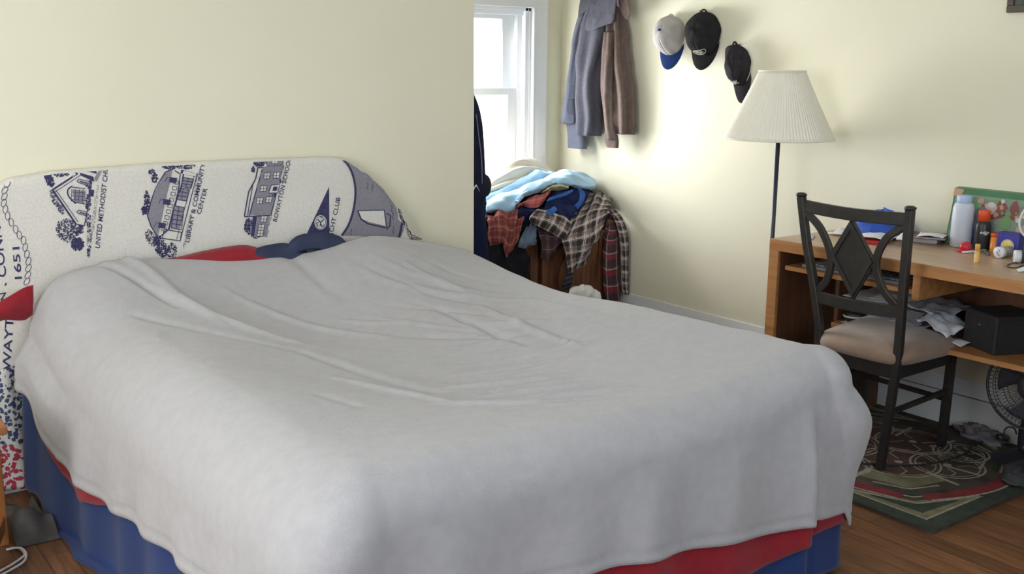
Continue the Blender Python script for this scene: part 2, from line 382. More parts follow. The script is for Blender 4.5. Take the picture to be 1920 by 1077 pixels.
def cover(off, bx0, bx1, hem_l, hem_r, hem_f, head, nx, ny, fine, ear=0.0, ripple=0.006, seed=0.0, floor_z=0.012, hemridge=False):
    """A blanket laid over the mattress: flat coordinates (a across, b from head to foot), rounded over the edges, hanging at the sides."""
    G = []; uv = []
    A = []
    for i in range(nx):                      # denser towards both edges
        t = i/(nx-1); A.append(t)
    for i in range(nx):
        row = []
        for j in range(ny):
            t, s = A[i], j/(ny-1)
            hl = hem_l(s); hr = hem_r(s); hf = hem_f(t)
            a = -hl + t*(hl + (bx1-bx0) + hr)                 # distance from the left edge of the flat top
            b = s*((head-BY0) + hf)                            # distance from the head edge
            W = bx1-bx0; Ld = head-BY0
            da = -a if a < 0 else (a-W if a > W else 0.0); sa = -1 if a < 0 else 1
            db = b-Ld if b > Ld else 0.0
            x = bx0 + min(W, max(0, a)); y = head - min(Ld, b)
            z = top_z(x, y, fine) - off
            d = 0.0; ux = uy = 0.0
            if da > 0 or db > 0:
                h = math.hypot(da, db); ux, uy = sa*da/h, -db/h
                mixk = 0.0 if (ear and ux > 0) else (0.8 if ux < 0 and uy < 0 else 0.0)
                d = (1-mixk)*max(da, db) + mixk*h
                RAD = 0.085 + 0.125*max(0.0, -ux)**1.5 + 0.03*max(0.0, -uy)
                arc = PI/2*RAD
                if d < arc: o_, dz = RAD*math.sin(d/RAD), RAD*(1-math.cos(d/RAD))
                else: o_, dz = RAD, RAD + (d-arc)
                hang = max(0.0, d-arc)
                corner = 2*abs(ux*uy)                          # 1 on the diagonal
                side = (y if abs(ux) > abs(uy) else x)
                o_ += hang*0.06 + ripple*math.sin(side*23+seed + 2*nz(side*3, seed))*min(1, hang/0.15)
                if fine:
                    o_ += 0.012*nz(side*4+seed, z*3-d*1.2, 2.0)*min(1, hang/0.1)
                    if hemridge:
                        lim = (hl if sa < 0 else hr) if abs(ux) > abs(uy) else hf
                        o_ += 0.0035*math.exp(-((max(da, db)-(lim-0.028))/0.004)**2)*-1
                if ear and ux > 0: o_ += ear*corner*math.exp(-((hang-0.10)/0.13)**2)
                if ux > 0: x += 0.085*min(1.0, hang/0.22)*math.exp(-((y-1.74)/0.30)**2)
                if ux < 0: x -= 0.062*min(1.0, 0.35+hang/0.12)*math.exp(-((y-3.62)/0.42)**2)*min(1.0, d/0.1)
                if abs(uy) > abs(ux) and fine:      # the fold where the cover turns the corner
                    o_ += min(1.0, hang/0.18)*(-0.020*math.exp(-((x-2.325)/0.016)**2) + 0.016*math.exp(-((x-2.29)/0.03)**2))
                x += ux*(o_-off*0.8); y += uy*(o_-off*0.8); z -= dz
                if z < floor_z:
                    ex = floor_z-z; z = floor_z; x += ux*ex*0.35; y += uy*ex*0.35
            row.append((x, y, z)); uv.append((a, b))
        G.append(row)
    return G, uv
m_grey = mat('grey_fleece', (177, 176, 179), 0.95, (171, 170, 174), 30, 0.5, 420, sheen=0.25, spec=0.15)
m_red = mat('red_fleece', (150, 22, 38), 0.95, (138, 18, 34), 30, 0.4, 400, sheen=0.15, spec=0.15)
m_blue = mat('royal_blue_fleece', (24, 54, 112), 0.95, (20, 46, 98), 5, 0.4, 300, sheen=0.15, spec=0.15)
m_navy = mat('slate_navy_fleece', (62, 68, 92), 0.95, (54, 60, 84), 12, 0.4, 300, spec=0.15)
m_mattress = mat('mattress_ticking', (222, 220, 212), 0.9, (212, 210, 202), 20)
m_bedwood = wood('bed_frame_wood', (110, 66, 36), (84, 48, 26), 14, 0.45, (1, 8, 8))

bed = thing('bed', (1.6, 2.72, 0), 'double bed with a curved headboard, hidden under three stacked blankets', 'bed')
q = MB(); q.box(0.86, 2.34, 1.80, 3.66, 0.30, 0.50); q.build('mattress', m_mattress, bed, bevel=0.05)
q = MB(); q.box(0.86, 2.34, 1.80, 3.66, 0.12, 0.295); q.build('box_spring', m_mattress, bed, bevel=0.015)
for lx in (0.93, 2.27):
    for ly in (1.90, 3.60):
        q = MB(); q.box(lx-0.03, lx+0.03, ly-0.03, ly+0.03, 0.0, 0.12); q.build('leg', m_bedwood, bed, bevel=0.004)
# headboard outline (x, top height) under the throw
HB = [(0.66, 1.00), (0.70, 1.052), (0.753, 1.079), (0.884, 1.095), (1.237, 1.104), (1.634, 1.102), (1.90, 1.098), (1.96, 1.090), (2.06, 1.030), (2.131, 0.965), (2.192, 0.885), (2.254, 0.758)]
def top_h(x):
    if x <= HB[0][0]: return HB[0][1]
    for (xa, za), (xb, zb) in zip(HB, HB[1:]):
        if x <= xb: return za+(zb-za)*(x-xa)/(xb-xa)
    return HB[-1][1]
q = MB()
hx = np.linspace(0.68, 2.24, 60)
G = [[(x, 3.700, 0.30), (x, 3.700, top_h(x)-0.03), (x, 3.726, top_h(x)-0.03), (x, 3.726, 0.30)] for x in hx]
q.loft([g for g in G]); q.build('headboard', m_bedwood, bed, smooth=False)

G, uv = cover(0.0, BX0, BX1, lambda s: 0.485+0.05*math.sin(s*7+0.3)+0.06*s, lambda s: 0.42+0.03*max(0.0, (s-0.7)/0.3), lambda t: 0.365+0.33*min(t, 0.89)**3.0+0.34*math.exp(-((t-0.06)/0.18)**2), 3.61, 250, 250, True, ear=0.075, ripple=0.009, hemridge=True)
q = MB(); q.grid(G, uv)
tag(q.build('grey_blanket', m_grey, solid=0.006), 'large light grey fleece blanket covering the whole bed, hanging over its foot', 'blanket')
G, uv = cover(0.016, BX0, BX1, lambda s: 0.475+0.05*math.sin(s*7+0.3)+0.06*s+0.05*math.exp(-((s-0.2)/0.1)**2), lambda s: 0.50, lambda t: 0.545+0.03*t, 3.63, 150, 150, True, ripple=0.009, seed=0.0)
for i, row in enumerate(G):                  # its turned up edge behind the grey cover
    for j in range(4):
        x, y, z = row[j]; k = math.exp(-((x-1.50)/(0.24 if x < 1.50 else 0.12))**2)
        row[j] = (x, y, z+0.060*k*(1-j/4))
q = MB(); q.grid(G, uv)
# the corner that sticks out beside the pillow
R1 = [[GY(-12, 572, 3.52), GY(8, 562, 3.54), GY(42, 541, 3.57), GY(60, 535, 3.58)], [GY(-14, 592, 3.5), GY(8, 584, 3.51), GY(42, 572, 3.55), GY(60, 560, 3.57)], [GY(-10, 604, 3.52), GY(8, 598, 3.53), GY(42, 600, 3.56), GY(60, 590, 3.57)]]
g2, u2 = sheet(R1, 12, 14, 0.004, 14); q.grid(g2, u2)
tag(q.build('red_blanket', m_red, solid=0.006), 'dark red blanket showing below the hem of the grey one', 'blanket')
G, uv = cover(0.032, BX0, BX1, lambda s: 0.82, lambda s: 0.70, lambda t: 0.70, 3.63, 150, 150, True, ripple=0.009, seed=0.0)
q = MB(); q.grid(G, uv)
tag(q.build('blue_blanket', m_blue, solid=0.006), 'royal blue blanket hanging to the floor under the red one', 'blanket')
# dark navy cover bunched against the headboard
q = MB()
def lump(pts_top, y0, y1, drop, seed):
    rows = [[GY(px, py+drop, y0) for px, py in pts_top], [GY(px, py+drop*0.45, y0+0.004) for px, py in pts_top], [GY(px, py+2, y0+0.35*(y1-y0)) for px, py in pts_top], [GY(px, py-1, (y0+y1)/2+0.01) for px, py in pts_top], [GY(px, py+8, y1) for px, py in pts_top], [GY(px, py+drop, y1) for px, py in pts_top]]
    g, u = sheet(rows, 22, 40, 0.006, 12, seed); q.grid(g, u)
lump([(415, 500), (440, 481), (475, 467), (510, 459), (545, 461), (575, 470)], 3.595, 3.672, 30, 1)
lump([(530, 476), (545, 453), (570, 440), (605, 437), (635, 446), (655, 462)], 3.600, 3.674, 30, 4)
tag(q.build('navy_blanket', m_navy, solid=0.004), 'bunched dark navy blanket between the grey cover and the headboard', 'blanket')

# ------------------------------------------------------------------ woven throw over the headboard, with its printed pictures
m_throw = mat('cream_cotton_throw', (226, 223, 216), 0.95, (216, 213, 206), 120, 0.5, 500, spec=0.1)
m_print = mat('navy_print', (58, 58, 92), 0.95, (72, 72, 104), 160, spec=0.1)
m_shade = mat('grey_weave', (150, 148, 156), 0.95, (128, 126, 138), 260, 0.3, 500, spec=0.1)
YT = 3.688
def throw_y(x, z):
    return YT + 0.004*nz(x*5, z*4, 9.0) - 0.003
q = MB()
xs = np.linspace(0.60, 2.262, 150)
def th(x): return min(top_h(x), 1.0+ (x-0.60)*0.5) if x < 0.66 else top_h(x)
G = []; uvs = []
for x in xs:
    h = th(x); bottom = 0.30 if x < 0.74 else (0.50 if x > 0.80 else 0.30+(x-0.74)/0.06*0.20)
    if h - bottom < 0.1: bottom = h-0.1
    col = []
    for k in range(28):
        z = bottom + (h-0.026-bottom)*k/27; col.append((x, throw_y(x, z), z))
    for k in range(1, 9):
        a = PI*k/8; y0 = throw_y(x, h-0.026); rr = (3.742-y0)/2
        col.append((x, y0+rr-rr*math.cos(a), h-0.026+0.026*math.sin(a)))
    for k in range(1, 6): col.append((x, 3.742, h-0.026-0.16*k/5*(min(1, (h-bottom)/0.3))))
    G.append(col); uvs += [(c[0], c[2]) for c in col]
q.grid(G, uvs)

OFF = 0.0016
def onthrow(px, py, off=OFF):
    p = GY(px, py, YT-0.003); x, z = p[0], p[2]
    z = min(z, th(x)-0.010)
    y = throw_y(x, z)
    ztop = th(x)-0.026
    if z > ztop:
        rr = (3.742-throw_y(x, ztop))/2; s = min(1.0, (z-ztop)/0.026); y = throw_y(x, ztop)+rr-rr*math.sqrt(1-s*s)
    return (x, y-off, z)
def pline(pts, w, closed=False, off=OFF, sub=3):
    """a printed line w pixels wide through photo points"""
    P = [np.array(p, float) for p in pts]
    if closed: P = P+[P[0]]
    D = []
    for a, b in zip(P, P[1:]):
        for k in range(sub): D.append(a+(b-a)*k/sub)
    D.append(P[-1]); vs = []
    for i, p in enumerate(D):
        d = D[min(i+1, len(D)-1)]-D[max(i-1, 0)]; n = np.array([-d[1], d[0]])/(np.linalg.norm(d)+1e-9)*w/2
        vs += [onthrow(*(p+n), off), onthrow(*(p-n), off)]
    q.add(vs, [(2*i, 2*i+1, 2*i+3, 2*i+2) for i in range(len(D)-1)])
def pfill(pts, off=OFF):
    q.add([onthrow(*p, off) for p in pts], [tuple(range(len(pts)))])
def pquad(a, b, c, d, n=4, off=OFF):
    """filled four-cornered patch a-b-c-d"""
    a, b, c, d = [np.array(v, float) for v in (a, b, c, d)]
    q.grid([[onthrow(*((a*(1-u)+b*u)*(1-v)+(d*(1-u)+c*u)*v), off) for u in np.linspace(0, 1, n)] for v in np.linspace(0, 1, n)])
def foliage(cx, cy, rx, ry, n, smin=1.0, smax=2.6, rot=0.0, off=OFF):
    for _ in range(n):
        a = random.uniform(0, 2*PI); r = math.sqrt(random.random()); ex, ey = rx*r*math.cos(a), ry*r*math.sin(a)
        x, y = cx+ex*math.cos(rot)-ey*math.sin(rot), cy+ex*math.sin(rot)+ey*math.cos(rot)
        s = random.uniform(smin, smax); k = random.randint(4, 6); a0 = random.random()*6
        pfill([(x+s*random.uniform(0.5, 1.1)*math.cos(a0+2*PI*i/k), y+s*random.uniform(0.5, 1.1)*math.sin(a0+2*PI*i/k)) for i in range(k)], off)
def ptext(txt, x0, y0, x1, y1, size, shear=0.0, space=1.0):
    """printed words running from (x0,y0) to (x1,y1) in the photo, capitals size pixels tall"""
    vs, fs = text_polys(txt, shear, space)
    if not vs: return
    L = max(v[0] for v in vs); d = np.array([x1-x0, y1-y0]); u = d/L; n = np.array([d[1], -d[0]])/np.linalg.norm(d)*size
    q.add([onthrow(*(np.array([x0, y0])+u*a+n*b)) for a, b in vs], fs)

q.m = 1
# rope border
chain = [(12, 334), (14, 345), (9, 357), (8, 369), (7, 381), (10, 393), (14, 405), (21, 417), (29, 430), (36, 441), (44, 451), (47, 464), (50, 477), (53, 490), (53, 503), (52, 516), (50, 528)]
for i, (x, y) in enumerate(chain):
    dx, dy = (chain[min(i+1, 16)][0]-chain[max(i-1, 0)][0]), (chain[min(i+1, 16)][1]-chain[max(i-1, 0)][1]); a = math.atan2(dy, dx)+0.45
    pline([(x+7.6*math.cos(t)*math.cos(a)-4.4*math.sin(t)*math.sin(a), y+7.6*math.cos(t)*math.sin(a)+4.4*math.sin(t)*math.cos(a)) for t in np.linspace(0, 2*PI, 15)[:-1]], 1.1, True, sub=1)
# place name and year
ptext('1651', 41, 530, 36, 463, 13)
ptext('N', 13, 563, 10, 548, 12); pfill([(8, 537), (12, 534), (12, 530), (9, 531)])
ptext('CONN', 12, 520, 1, 424, 16)
ptext('ROWAYT', 16, 745, 25, 596, 15)
# first picture: church
pline([(98, 356), (146, 325)], 3.4); pline([(101, 361), (150, 329)], 1.2)
pline([(98, 356), (142, 420)], 3.4); pline([(104, 356), (146, 416)], 1.2)
pline([(142, 420), (158, 424)], 2); pline([(158, 424), (165, 388), (172, 335)], 1.6)
arch = [(159, 370), (142, 378+4), (131, 372), (126, 362), (128, 354), (135, 349), (160, 354)]
pline(catmull(arch[1:6], 12), 2.6); pline([(160, 354), (135, 351)], 1.6); pline([(159, 383), (140, 379)], 1.6)
q.m = 2; pquad((136, 355), (160, 358), (158, 382), (138, 377)); q.m = 1
for k in range(4): pline([(134+k*7, 355), (133+k*7, 378)], 1.0, off=0.0022)
for k in range(3): pline([(133, 360+k*7), (160, 362+k*7)], 1.0, off=0.0022)
for yy in (344, 402):
    pline([(162, yy+3), (148, yy-1), (144, yy-4), (147, yy-8), (163, yy-4)], 1.5)
    pline([(162, yy), (149, yy-4)], 2.4)
pquad((150, 324), (174, 331), (177, 341), (150, 329)); pquad((160, 316), (181, 321), (181, 326), (161, 321))
q.m = 2; pquad((176, 334), (186, 320), (192, 320), (180, 341)); q.m = 1
pquad((166, 355), (176, 356), (175, 369), (166, 368))
foliage(92, 336, 7, 15, 150, 1.4, 3.2, -0.35); foliage(114, 325, 16, 6, 90); foliage(140, 320, 14, 4, 55, 0.8, 1.8)
foliage(100, 371, 5, 16, 90, 0.7, 1.6, -0.35); foliage(113, 391, 5, 12, 70, 0.8, 1.8, -0.5)
foliage(126, 433, 20, 25, 330, 0.8, 2.3, -0.5); foliage(145, 458, 12, 12, 160, 1.4, 3.0); foliage(150, 430, 7, 8, 70, 1.0, 2.4)
foliage(166, 345, 6, 10, 60, 0.8, 2); foliage(165, 380, 5, 16, 80, 0.9, 2.2); foliage(166, 412, 5, 14, 60, 0.7, 1.8)
foliage(167, 445, 4, 30, 110, 0.6, 1.6); foliage(166, 474, 3, 10, 40, 0.7, 1.8)
q.m = 2; foliage(177, 400, 3, 60, 150, 0.6, 1.3, 0.12); q.m = 1
ptext('UNITED METHODIST CHU', 187, 467, 203, 314, 9.0, 0.12)
# second picture: library with a grey roof
q.m = 2; pfill([(323, 319), (310, 325), (292, 352), (282, 382), (277, 405), (283, 423), (296, 444), (303, 410), (311, 372), (320, 338)]); q.m = 1
pline([(327, 316), (310, 323), (292, 352), (282, 380), (276, 405), (283, 425), (297, 447)], 2.2)
pline([(328, 320), (338, 327), (334, 365), (317, 430), (298, 445)], 2.0); pline([(344, 326), (340, 352), (327, 385), (316, 430)], 2.6)
for k in range(9):
    x, y = 327-k*2.9, 338+k*11
    pline([(x, y), (x+8, y+1.5), (x+6.5, y+8), (x-1.5, y+6.5)], 1.1, True, off=0.0022)
for x, y in ((318, 336), (306, 377), (297, 421)):
    pquad((x, y-4), (x+14, y-2), (x+12, y+8), (x-1, y+6), off=0.0028); pline([(x-9, y+5), (x-5, y-3), (x+1, y-3)], 1.2, off=0.0022)
pquad((340, 318), (369, 326), (366, 332), (338, 325), 2); q.m = 0; pquad((344, 320), (368, 326), (366, 331), (342, 326), 3, 0.0030); q.m = 1
for k, (ya, yb) in enumerate(((333, 350), (352, 374), (386, 428))):
    xa = 344-k*9; sl = 0.16
    q.m = 2; pquad((xa, ya), (xa+19, ya+3), (xa+14-k*2, yb+3), (xa-6, yb)); q.m = 1
    n = 5 if k == 2 else 3
    for i in range(n+1):
        y = ya+(yb-ya)*i/n; pline([(xa-5*i/n, y), (xa+19-5*i/n, y+3)], 1.5, off=0.0022)
    for dx in (0, 9, 19): pline([(xa+dx, ya+dx*sl), (xa-5+dx, yb+dx*sl)], 1.2, off=0.0022)
pline([(370, 325), (352, 395), (338, 450)], 1.6); pline([(365, 325), (345, 395), (331, 449)], 1.0)
pline([(308, 430), (340, 436), (338, 452), (304, 447)], 1.8, True)
foliage(284, 322, 7, 5, 45, 0.9, 2); foliage(290, 334, 6, 9, 60, 1, 2.4); foliage(318, 313, 14, 4, 80, 1, 2.2); foliage(348, 311, 18, 6, 120, 0.8, 2.2)
foliage(275, 380, 5, 22, 120, 1, 2.6); foliage(270, 395, 5, 8, 50, 1.4, 3.0); foliage(283, 446, 10, 16, 130, 0.7, 1.8, -0.4); foliage(300, 462, 12, 22, 220, 0.9, 2.6, -0.4); foliage(322, 470, 10, 15, 110, 0.8, 2.2)
q.m = 2; foliage(352, 430, 3, 40, 110, 0.6, 1.3, 0.24); foliage(369, 345, 3, 30, 80, 0.6, 1.3, 0.18); q.m = 1
ptext('LIBRARY & COMMUNITY', 354, 456, 385, 307, 8.0); ptext('CENTER', 376, 403, 389, 354, 8.0)
# third picture: school
q.m = 2; pquad((492, 313), (533, 310), (506, 404), (468, 404), 8); pquad((500, 298), (530, 295), (532, 309), (500, 312), 4); pquad((478, 404), (506, 404), (500, 444), (471, 444), 4); q.m = 1
pline([(483, 313), (479, 335), (466, 360), (458, 406), (467, 406), (491, 318)], 2.2); pline([(474, 345), (464, 404)], 1.6)
pline([(483, 315), (529, 310), (533, 296)], 2.2); pline([(531, 311), (522, 345), (508, 404), (458, 407)], 2.0)
for x, y in ((500, 330), (518, 329), (494, 354), (487, 377), (504, 375), (516, 302), (495, 411), (490, 427), (488, 438)):
    q.m = 0; pquad((x-5, y-6), (x+6, y-6), (x+4, y+5), (x-7, y+5), 2, 0.0024); q.m = 1
    pline([(x-5, y-6), (x+6, y-6), (x+4, y+5), (x-7, y+5)], 1.1, True, off=0.0034); pline([(x, y-6), (x-1, y+5)], 0.9, off=0.0034); pline([(x-6, y), (x+5, y)], 0.9, off=0.0034)
q.m = 0; pquad((508, 347), (524, 346), (520, 362), (503, 362), 2, 0.0024); q.m = 1
pline([(508, 347), (524, 346), (520, 362), (503, 362)], 1.4, True, off=0.0034); pquad((512, 350), (520, 350), (518, 358), (510, 358), 2, 0.0036)
foliage(486, 305, 10, 8, 130, 0.9, 2.2); foliage(474, 318, 3, 6, 40, 1, 2); foliage(524, 338, 3, 7, 45, 0.7, 1.6); foliage(514, 366, 3, 4, 30); foliage(466, 425, 8, 15, 160, 0.9, 2.2); foliage(480, 440, 8, 8, 70, 0.7, 1.8)
pquad((497, 298), (505, 298), (506, 310), (500, 311), 2); pquad((474, 406), (482, 406), (476, 444), (470, 444), 2)
q.m = 2; foliage(505, 420, 2.5, 28, 60, 0.6, 1.3, 0.2); foliage(531, 334, 2, 14, 40, 0.6, 1.1, 0.18); q.m = 1
ptext('ROWAYTON SCHOOL', 519, 417, 546, 298, 8.0)
# pennant with its round badge, and the club name
pfill([(616.5, 350), (574, 440), (578, 446), (617, 444)])
q.m = 0; pfill([(600+11.5*math.cos(t), 417+13.5*math.sin(t)) for t in np.linspace(0, 2*PI, 26)[:-1]], 0.0024); q.m = 1
pline([(600+9.6*math.cos(t), 417+11.6*math.sin(t)) for t in np.linspace(0, 2*PI, 22)[:-1]], 0.9, True, off=0.0032, sub=1)
pline([(594, 411), (600, 417), (606, 411)], 2.0, off=0.0034); pline([(600, 417), (599, 424)], 2.0, off=0.0034)
pline([(607, 421), (603, 426), (601, 420)], 1.6, off=0.0034); pline([(595, 424), (592, 418), (597, 417)], 1.6, off=0.0034); pline([(598, 407), (603, 406), (602, 410)], 1.4, off=0.0034)
ptext('YACHT CLUB', 620, 454, 638, 371, 8.0)
# round grey panel with a sail
R = [(632, 293), (646, 302), (657, 318), (664, 340), (666, 365), (662, 395), (653, 422), (640, 442)]
edge = [(662, 296), (680, 308), (690, 323), (700, 338), (716, 350), (735, 367), (750, 385), (757, 402), (757, 430), (750, 446)]
q.m = 2
a_, b_2 = catmull(R, 22), catmull(edge, 22)
q.grid([[onthrow(*(a*(1-s)+b*s)) for s in np.linspace(0, 1, 8)] for a, b in zip(a_, b_2)])
q.m = 1; pline(catmull(R, 30), 4.0, sub=1, off=0.0022)
q.m = 0; pfill([(672, 396), (719, 395), (723, 424), (690, 416), (678, 410)], 0.0026); pfill([(664+16, 303), (672, 303), (686, 332)], 0.0026)
q.m = 1; pline([(670, 395), (720, 394), (724, 428)], 1.6, off=0.0034); pline([(670, 396), (677, 412), (690, 420), (722, 427)], 2.6, off=0.0034)
pline([(724, 400), (731, 404), (730, 424), (724, 430)], 2.0, off=0.0034)
for x, y in ((688, 343), (697, 345), (733, 385), (735, 398), (657, 428), (736, 425), (712, 330)):
    pline([(x, y), (x+2, y+5), (x-1, y+9), (x+2, y+13)], 1.0, off=0.003, sub=1)
pline([(752, 388), (756, 405), (752, 425), (748, 445)], 4.0, off=0.0022)
# fringe along the right hand end
def edge_x(z):
    for (xa, za), (xb, zb) in zip(HB[6:], HB[7:]):
        if za >= z >= zb: return xa+(xb-xa)*(za-z)/(za-zb)
    return 2.254
for k in range(30):
    z = 0.885-k*0.0045; x = edge_x(z)-0.008; dx = random.uniform(0.004, 0.016); dz = -random.uniform(0.014, 0.030)
    q.m = 1 if k % 3 else 3
    q.tube([(x, YT-0.004, z), (x+dx*0.8, YT-0.008, z+dz*0.3), (x+dx*1.3, YT-0.006, z+dz)], 0.0017, 5)
for k in range(5):
    q.m = 3 if k % 2 else 1; z = 0.775-k*0.004; x = edge_x(z)-0.01
    q.tube([(x, YT-0.006, z), (x+0.018, YT-0.008, z-0.014), (x+0.036+0.006*k, YT-0.006, z-0.018)], 0.0019, 5)
tag(q.build('printed_throw', [m_throw, m_print, m_shade, m_throw]), 'cream throw printed with navy town buildings, draped over the headboard', 'throw')

# flowered cloth hanging down at the left hand end
def flower_mat():
    m = bpy.data.materials.new('flowered_cotton'); m.use_nodes = True; nt = m.node_tree; N = nt.nodes; L = nt.links; b = N['Principled BSDF']; b.inputs['Roughness'].default_value = 0.9
    tc = N.new('ShaderNodeTexCoord'); v = N.new('ShaderNodeTexVoronoi'); v.inputs['Scale'].default_value = 62
    wn = N.new('ShaderNodeTexNoise'); wn.inputs['Scale'].default_value = 90; L.new(tc.outputs['Object'], wn.inputs['Vector'])
    va = N.new('ShaderNodeVectorMath'); va.operation = 'MULTIPLY_ADD'; va.inputs[1].default_value = (0.016, 0.016, 0.016); L.new(wn.outputs['Color'], va.inputs[0]); L.new(tc.outputs['Object'], va.inputs[2]); L.new(va.outputs[0], v.inputs['Vector'])
    r = N.new('ShaderNodeValToRGB'); r.color_ramp.interpolation = 'CONSTANT'; r.color_ramp.elements[0].position = 0.0; r.color_ramp.elements[1].position = 0.42
    r.color_ramp.elements[1].color = rgba((214, 212, 208))
    sp = N.new('ShaderNodeSeparateXYZ'); L.new(tc.outputs['Object'], sp.inputs[0])
    r2 = N.new('ShaderNodeValToRGB'); r2.color_ramp.interpolation = 'CONSTANT'; r2.color_ramp.elements[0].color = rgba((168, 52, 78)); r2.color_ramp.elements[1].position = 0.16; r2.color_ramp.elements[1].color = rgba((62, 74, 110)); L.new(sp.outputs[2], r2.inputs[0])
    cmpn = N.new('ShaderNodeMath'); cmpn.operation = 'LESS_THAN'; cmpn.inputs[1].default_value = 0.50; L.new(v.outputs['Distance'], cmpn.inputs[0])
    mx = N.new('ShaderNodeMix'); mx.data_type = 'RGBA'; L.new(cmpn.outputs[0], mx.inputs[0]); mx.inputs[6].default_value = rgba((206, 206, 200)); L.new(r2.outputs[0], mx.inputs[7]); L.new(mx.outputs[2], b.inputs['Base Color'])
    return m
q = MB()
rows = [[(x, 3.672+0.012*math.sin(x*60+z*5), z) for x in np.linspace(0.50, 0.733, 10)] for z in (0.46, 0.35, 0.22, 0.12, 0.035)]
g, u = sheet(rows, 30, 24, 0.004, 14); q.grid(g, u)
tag(q.build('flowered_cloth', flower_mat(), solid=0.003), 'narrow strip of flowered cloth, blue above and red below, hanging beside the bed', 'cloth')

# ------------------------------------------------------------------ things by the left side of the bed
m_oak = wood('honey_wood', (170, 108, 58), (138, 84, 42), 9, 0.42, (1, 1, 0.12))
st = thing('side_table', (0.47, 3.26, 0), 'light brown wooden stand at the left edge, beside the bed', 'side table')
for x, y in ((0.565, 3.33), (0.46, 3.02), (0.24, 3.33), (0.24, 3.02)):
    q = MB(); q.box(x-0.016, x+0.016, y-0.018, y+0.018, 0, 0.46); q.build('leg', m_oak, st, bevel=0.003)
q = MB(); q.box(0.20, 0.545, 2.98, 3.355, 0.46, 0.485); q.build('table_top', m_oak, st, bevel=0.004)
q = MB(); q.box(0.26, 0.545, 3.316, 3.344, 0.05, 0.095); q.box(0.26, 0.45, 3.006, 3.034, 0.05, 0.095); q.bar((0.46, 3.02, 0.0725), (0.565, 3.33, 0.0725), 0.028, 0.045); q.box(0.226, 0.254, 3.04, 3.31, 0.05, 0.095); q.build('lower_rail', m_oak, st, bevel=0.003)
q = MB()
pts = [GZ(-14, 1078, 0.006), GZ(10, 1066, 0.006), GZ(36, 1050, 0.007), GZ(46, 1040, 0.008), GZ(38, 1030, 0.008), GZ(26, 1028, 0.008), GZ(14, 1031, 0.008)]
q.tube(catmull(pts, 40), 0.0035, 8)
pts = [GZ(-4, 1082, 0.006), GZ(22, 1068, 0.007), GZ(44, 1054, 0.010), GZ(49, 1040, 0.013), GZ(42, 1030, 0.015), GZ(30, 1028, 0.012), GZ(12, 1031, 0.008)]
q.tube(catmull(pts, 40), 0.0035, 8)
tag(q.build('power_cord', mat('white_cord', (222, 222, 222), 0.5)), 'white cord looped on the floor by the wooden stand', 'cord')
q = MB()
rows = [[(x, y, 0.03+0.035*math.sin(i*0.9+j*0.7)+0.02*(j % 2)) for j, x in enumerate((0.59, 0.64, 0.69, 0.715))] for i, y in enumerate((3.26, 3.34, 3.43, 3.52, 3.60))]
rows[0] = [(p[0], p[1], 0.006) for p in rows[0]]
g, u = sheet(rows, 36, 26, 0.008, 16); q.grid(g, u)
tag(q.build('grey_cloth', mat('charcoal_cloth', (86, 82, 80), 0.95, (70, 68, 66), 20, 0.4, 200), solid=0.004), 'crumpled dark grey cloth on the floor at the bed corner', 'cloth')

# ------------------------------------------------------------------ alcove: wooden chest under a heap of clothes
m_oldwood = wood('old_brown_wood', (112, 70, 42), (74, 42, 26), 7, 0.5, (6, 6, 1))
ch = thing('chest_of_drawers', (3.36, 4.48, 0), 'old brown wooden cabinet in the alcove, buried under a heap of clothes', 'cabinet')
q = MB(); q.box(2.86, 3.86, 4.26, 4.74, 0.06, 0.60); q.build('body', m_oldwood, ch, bevel=0.006)
q = MB(); q.box(2.84, 3.88, 4.235, 4.76, 0.60, 0.63); q.build('top', m_oldwood, ch, bevel=0.008)
for a, b in ((2.90, 3.355), (3.385, 3.83)):
    q = MB(); q.box(a, b, 4.242, 4.262, 0.10, 0.58)
    q.box(a, a+0.05, 4.232, 4.246, 0.10, 0.58); q.box(b-0.05, b, 4.232, 4.246, 0.10, 0.58); q.box(a+0.05, b-0.05, 4.232, 4.246, 0.53, 0.58); q.box(a+0.05, b-0.05, 4.232, 4.246, 0.10, 0.15)
    q.poly_prism([((a+b)/2+0.11*math.cos(t), 4.240, 0.34+0.15*math.sin(t)) for t in np.linspace(0, 2*PI, 25)[:-1]][::-1], (0, -0.008, 0))
    q.build('door', m_oldwood, ch, bevel=0.003)
q = MB(); q.box(2.88, 3.84, 4.28, 4.72, 0.0, 0.06); q.build('plinth', m_oldwood, ch)

def K(cx, cy, y): return GY(870+cx/3.264, 270+cy/3.264, y)          # places read from an enlarged view of the heap
def KR(pts, y):   # row of points: y may be a number or list
    return [K(p[0], p[1], (y if not isinstance(y, (list, tuple)) else y[i])) for i, p in enumerate(pts)]
HG = 'clothes heaped on the wooden cabinet'
def cloth(name, m, rows, label, cat, nu=34, nv=44, wr=0.006, ws=9, seed=0.0, folds=0.0, fold_n=5, fold_dir=0, thick=0.004, extra=()):
    q = MB(); g, u = sheet(rows, int(nu*1.3), int(nv*1.3), wr*1.7, ws*1.35, seed, folds, fold_n, fold_dir); q.grid(g, u)
    for e in extra:
        g, u = sheet(e[0], *e[1:]); q.grid(g, u)
    return tag(q.build(name, m, solid=thick), label, cat, HG)

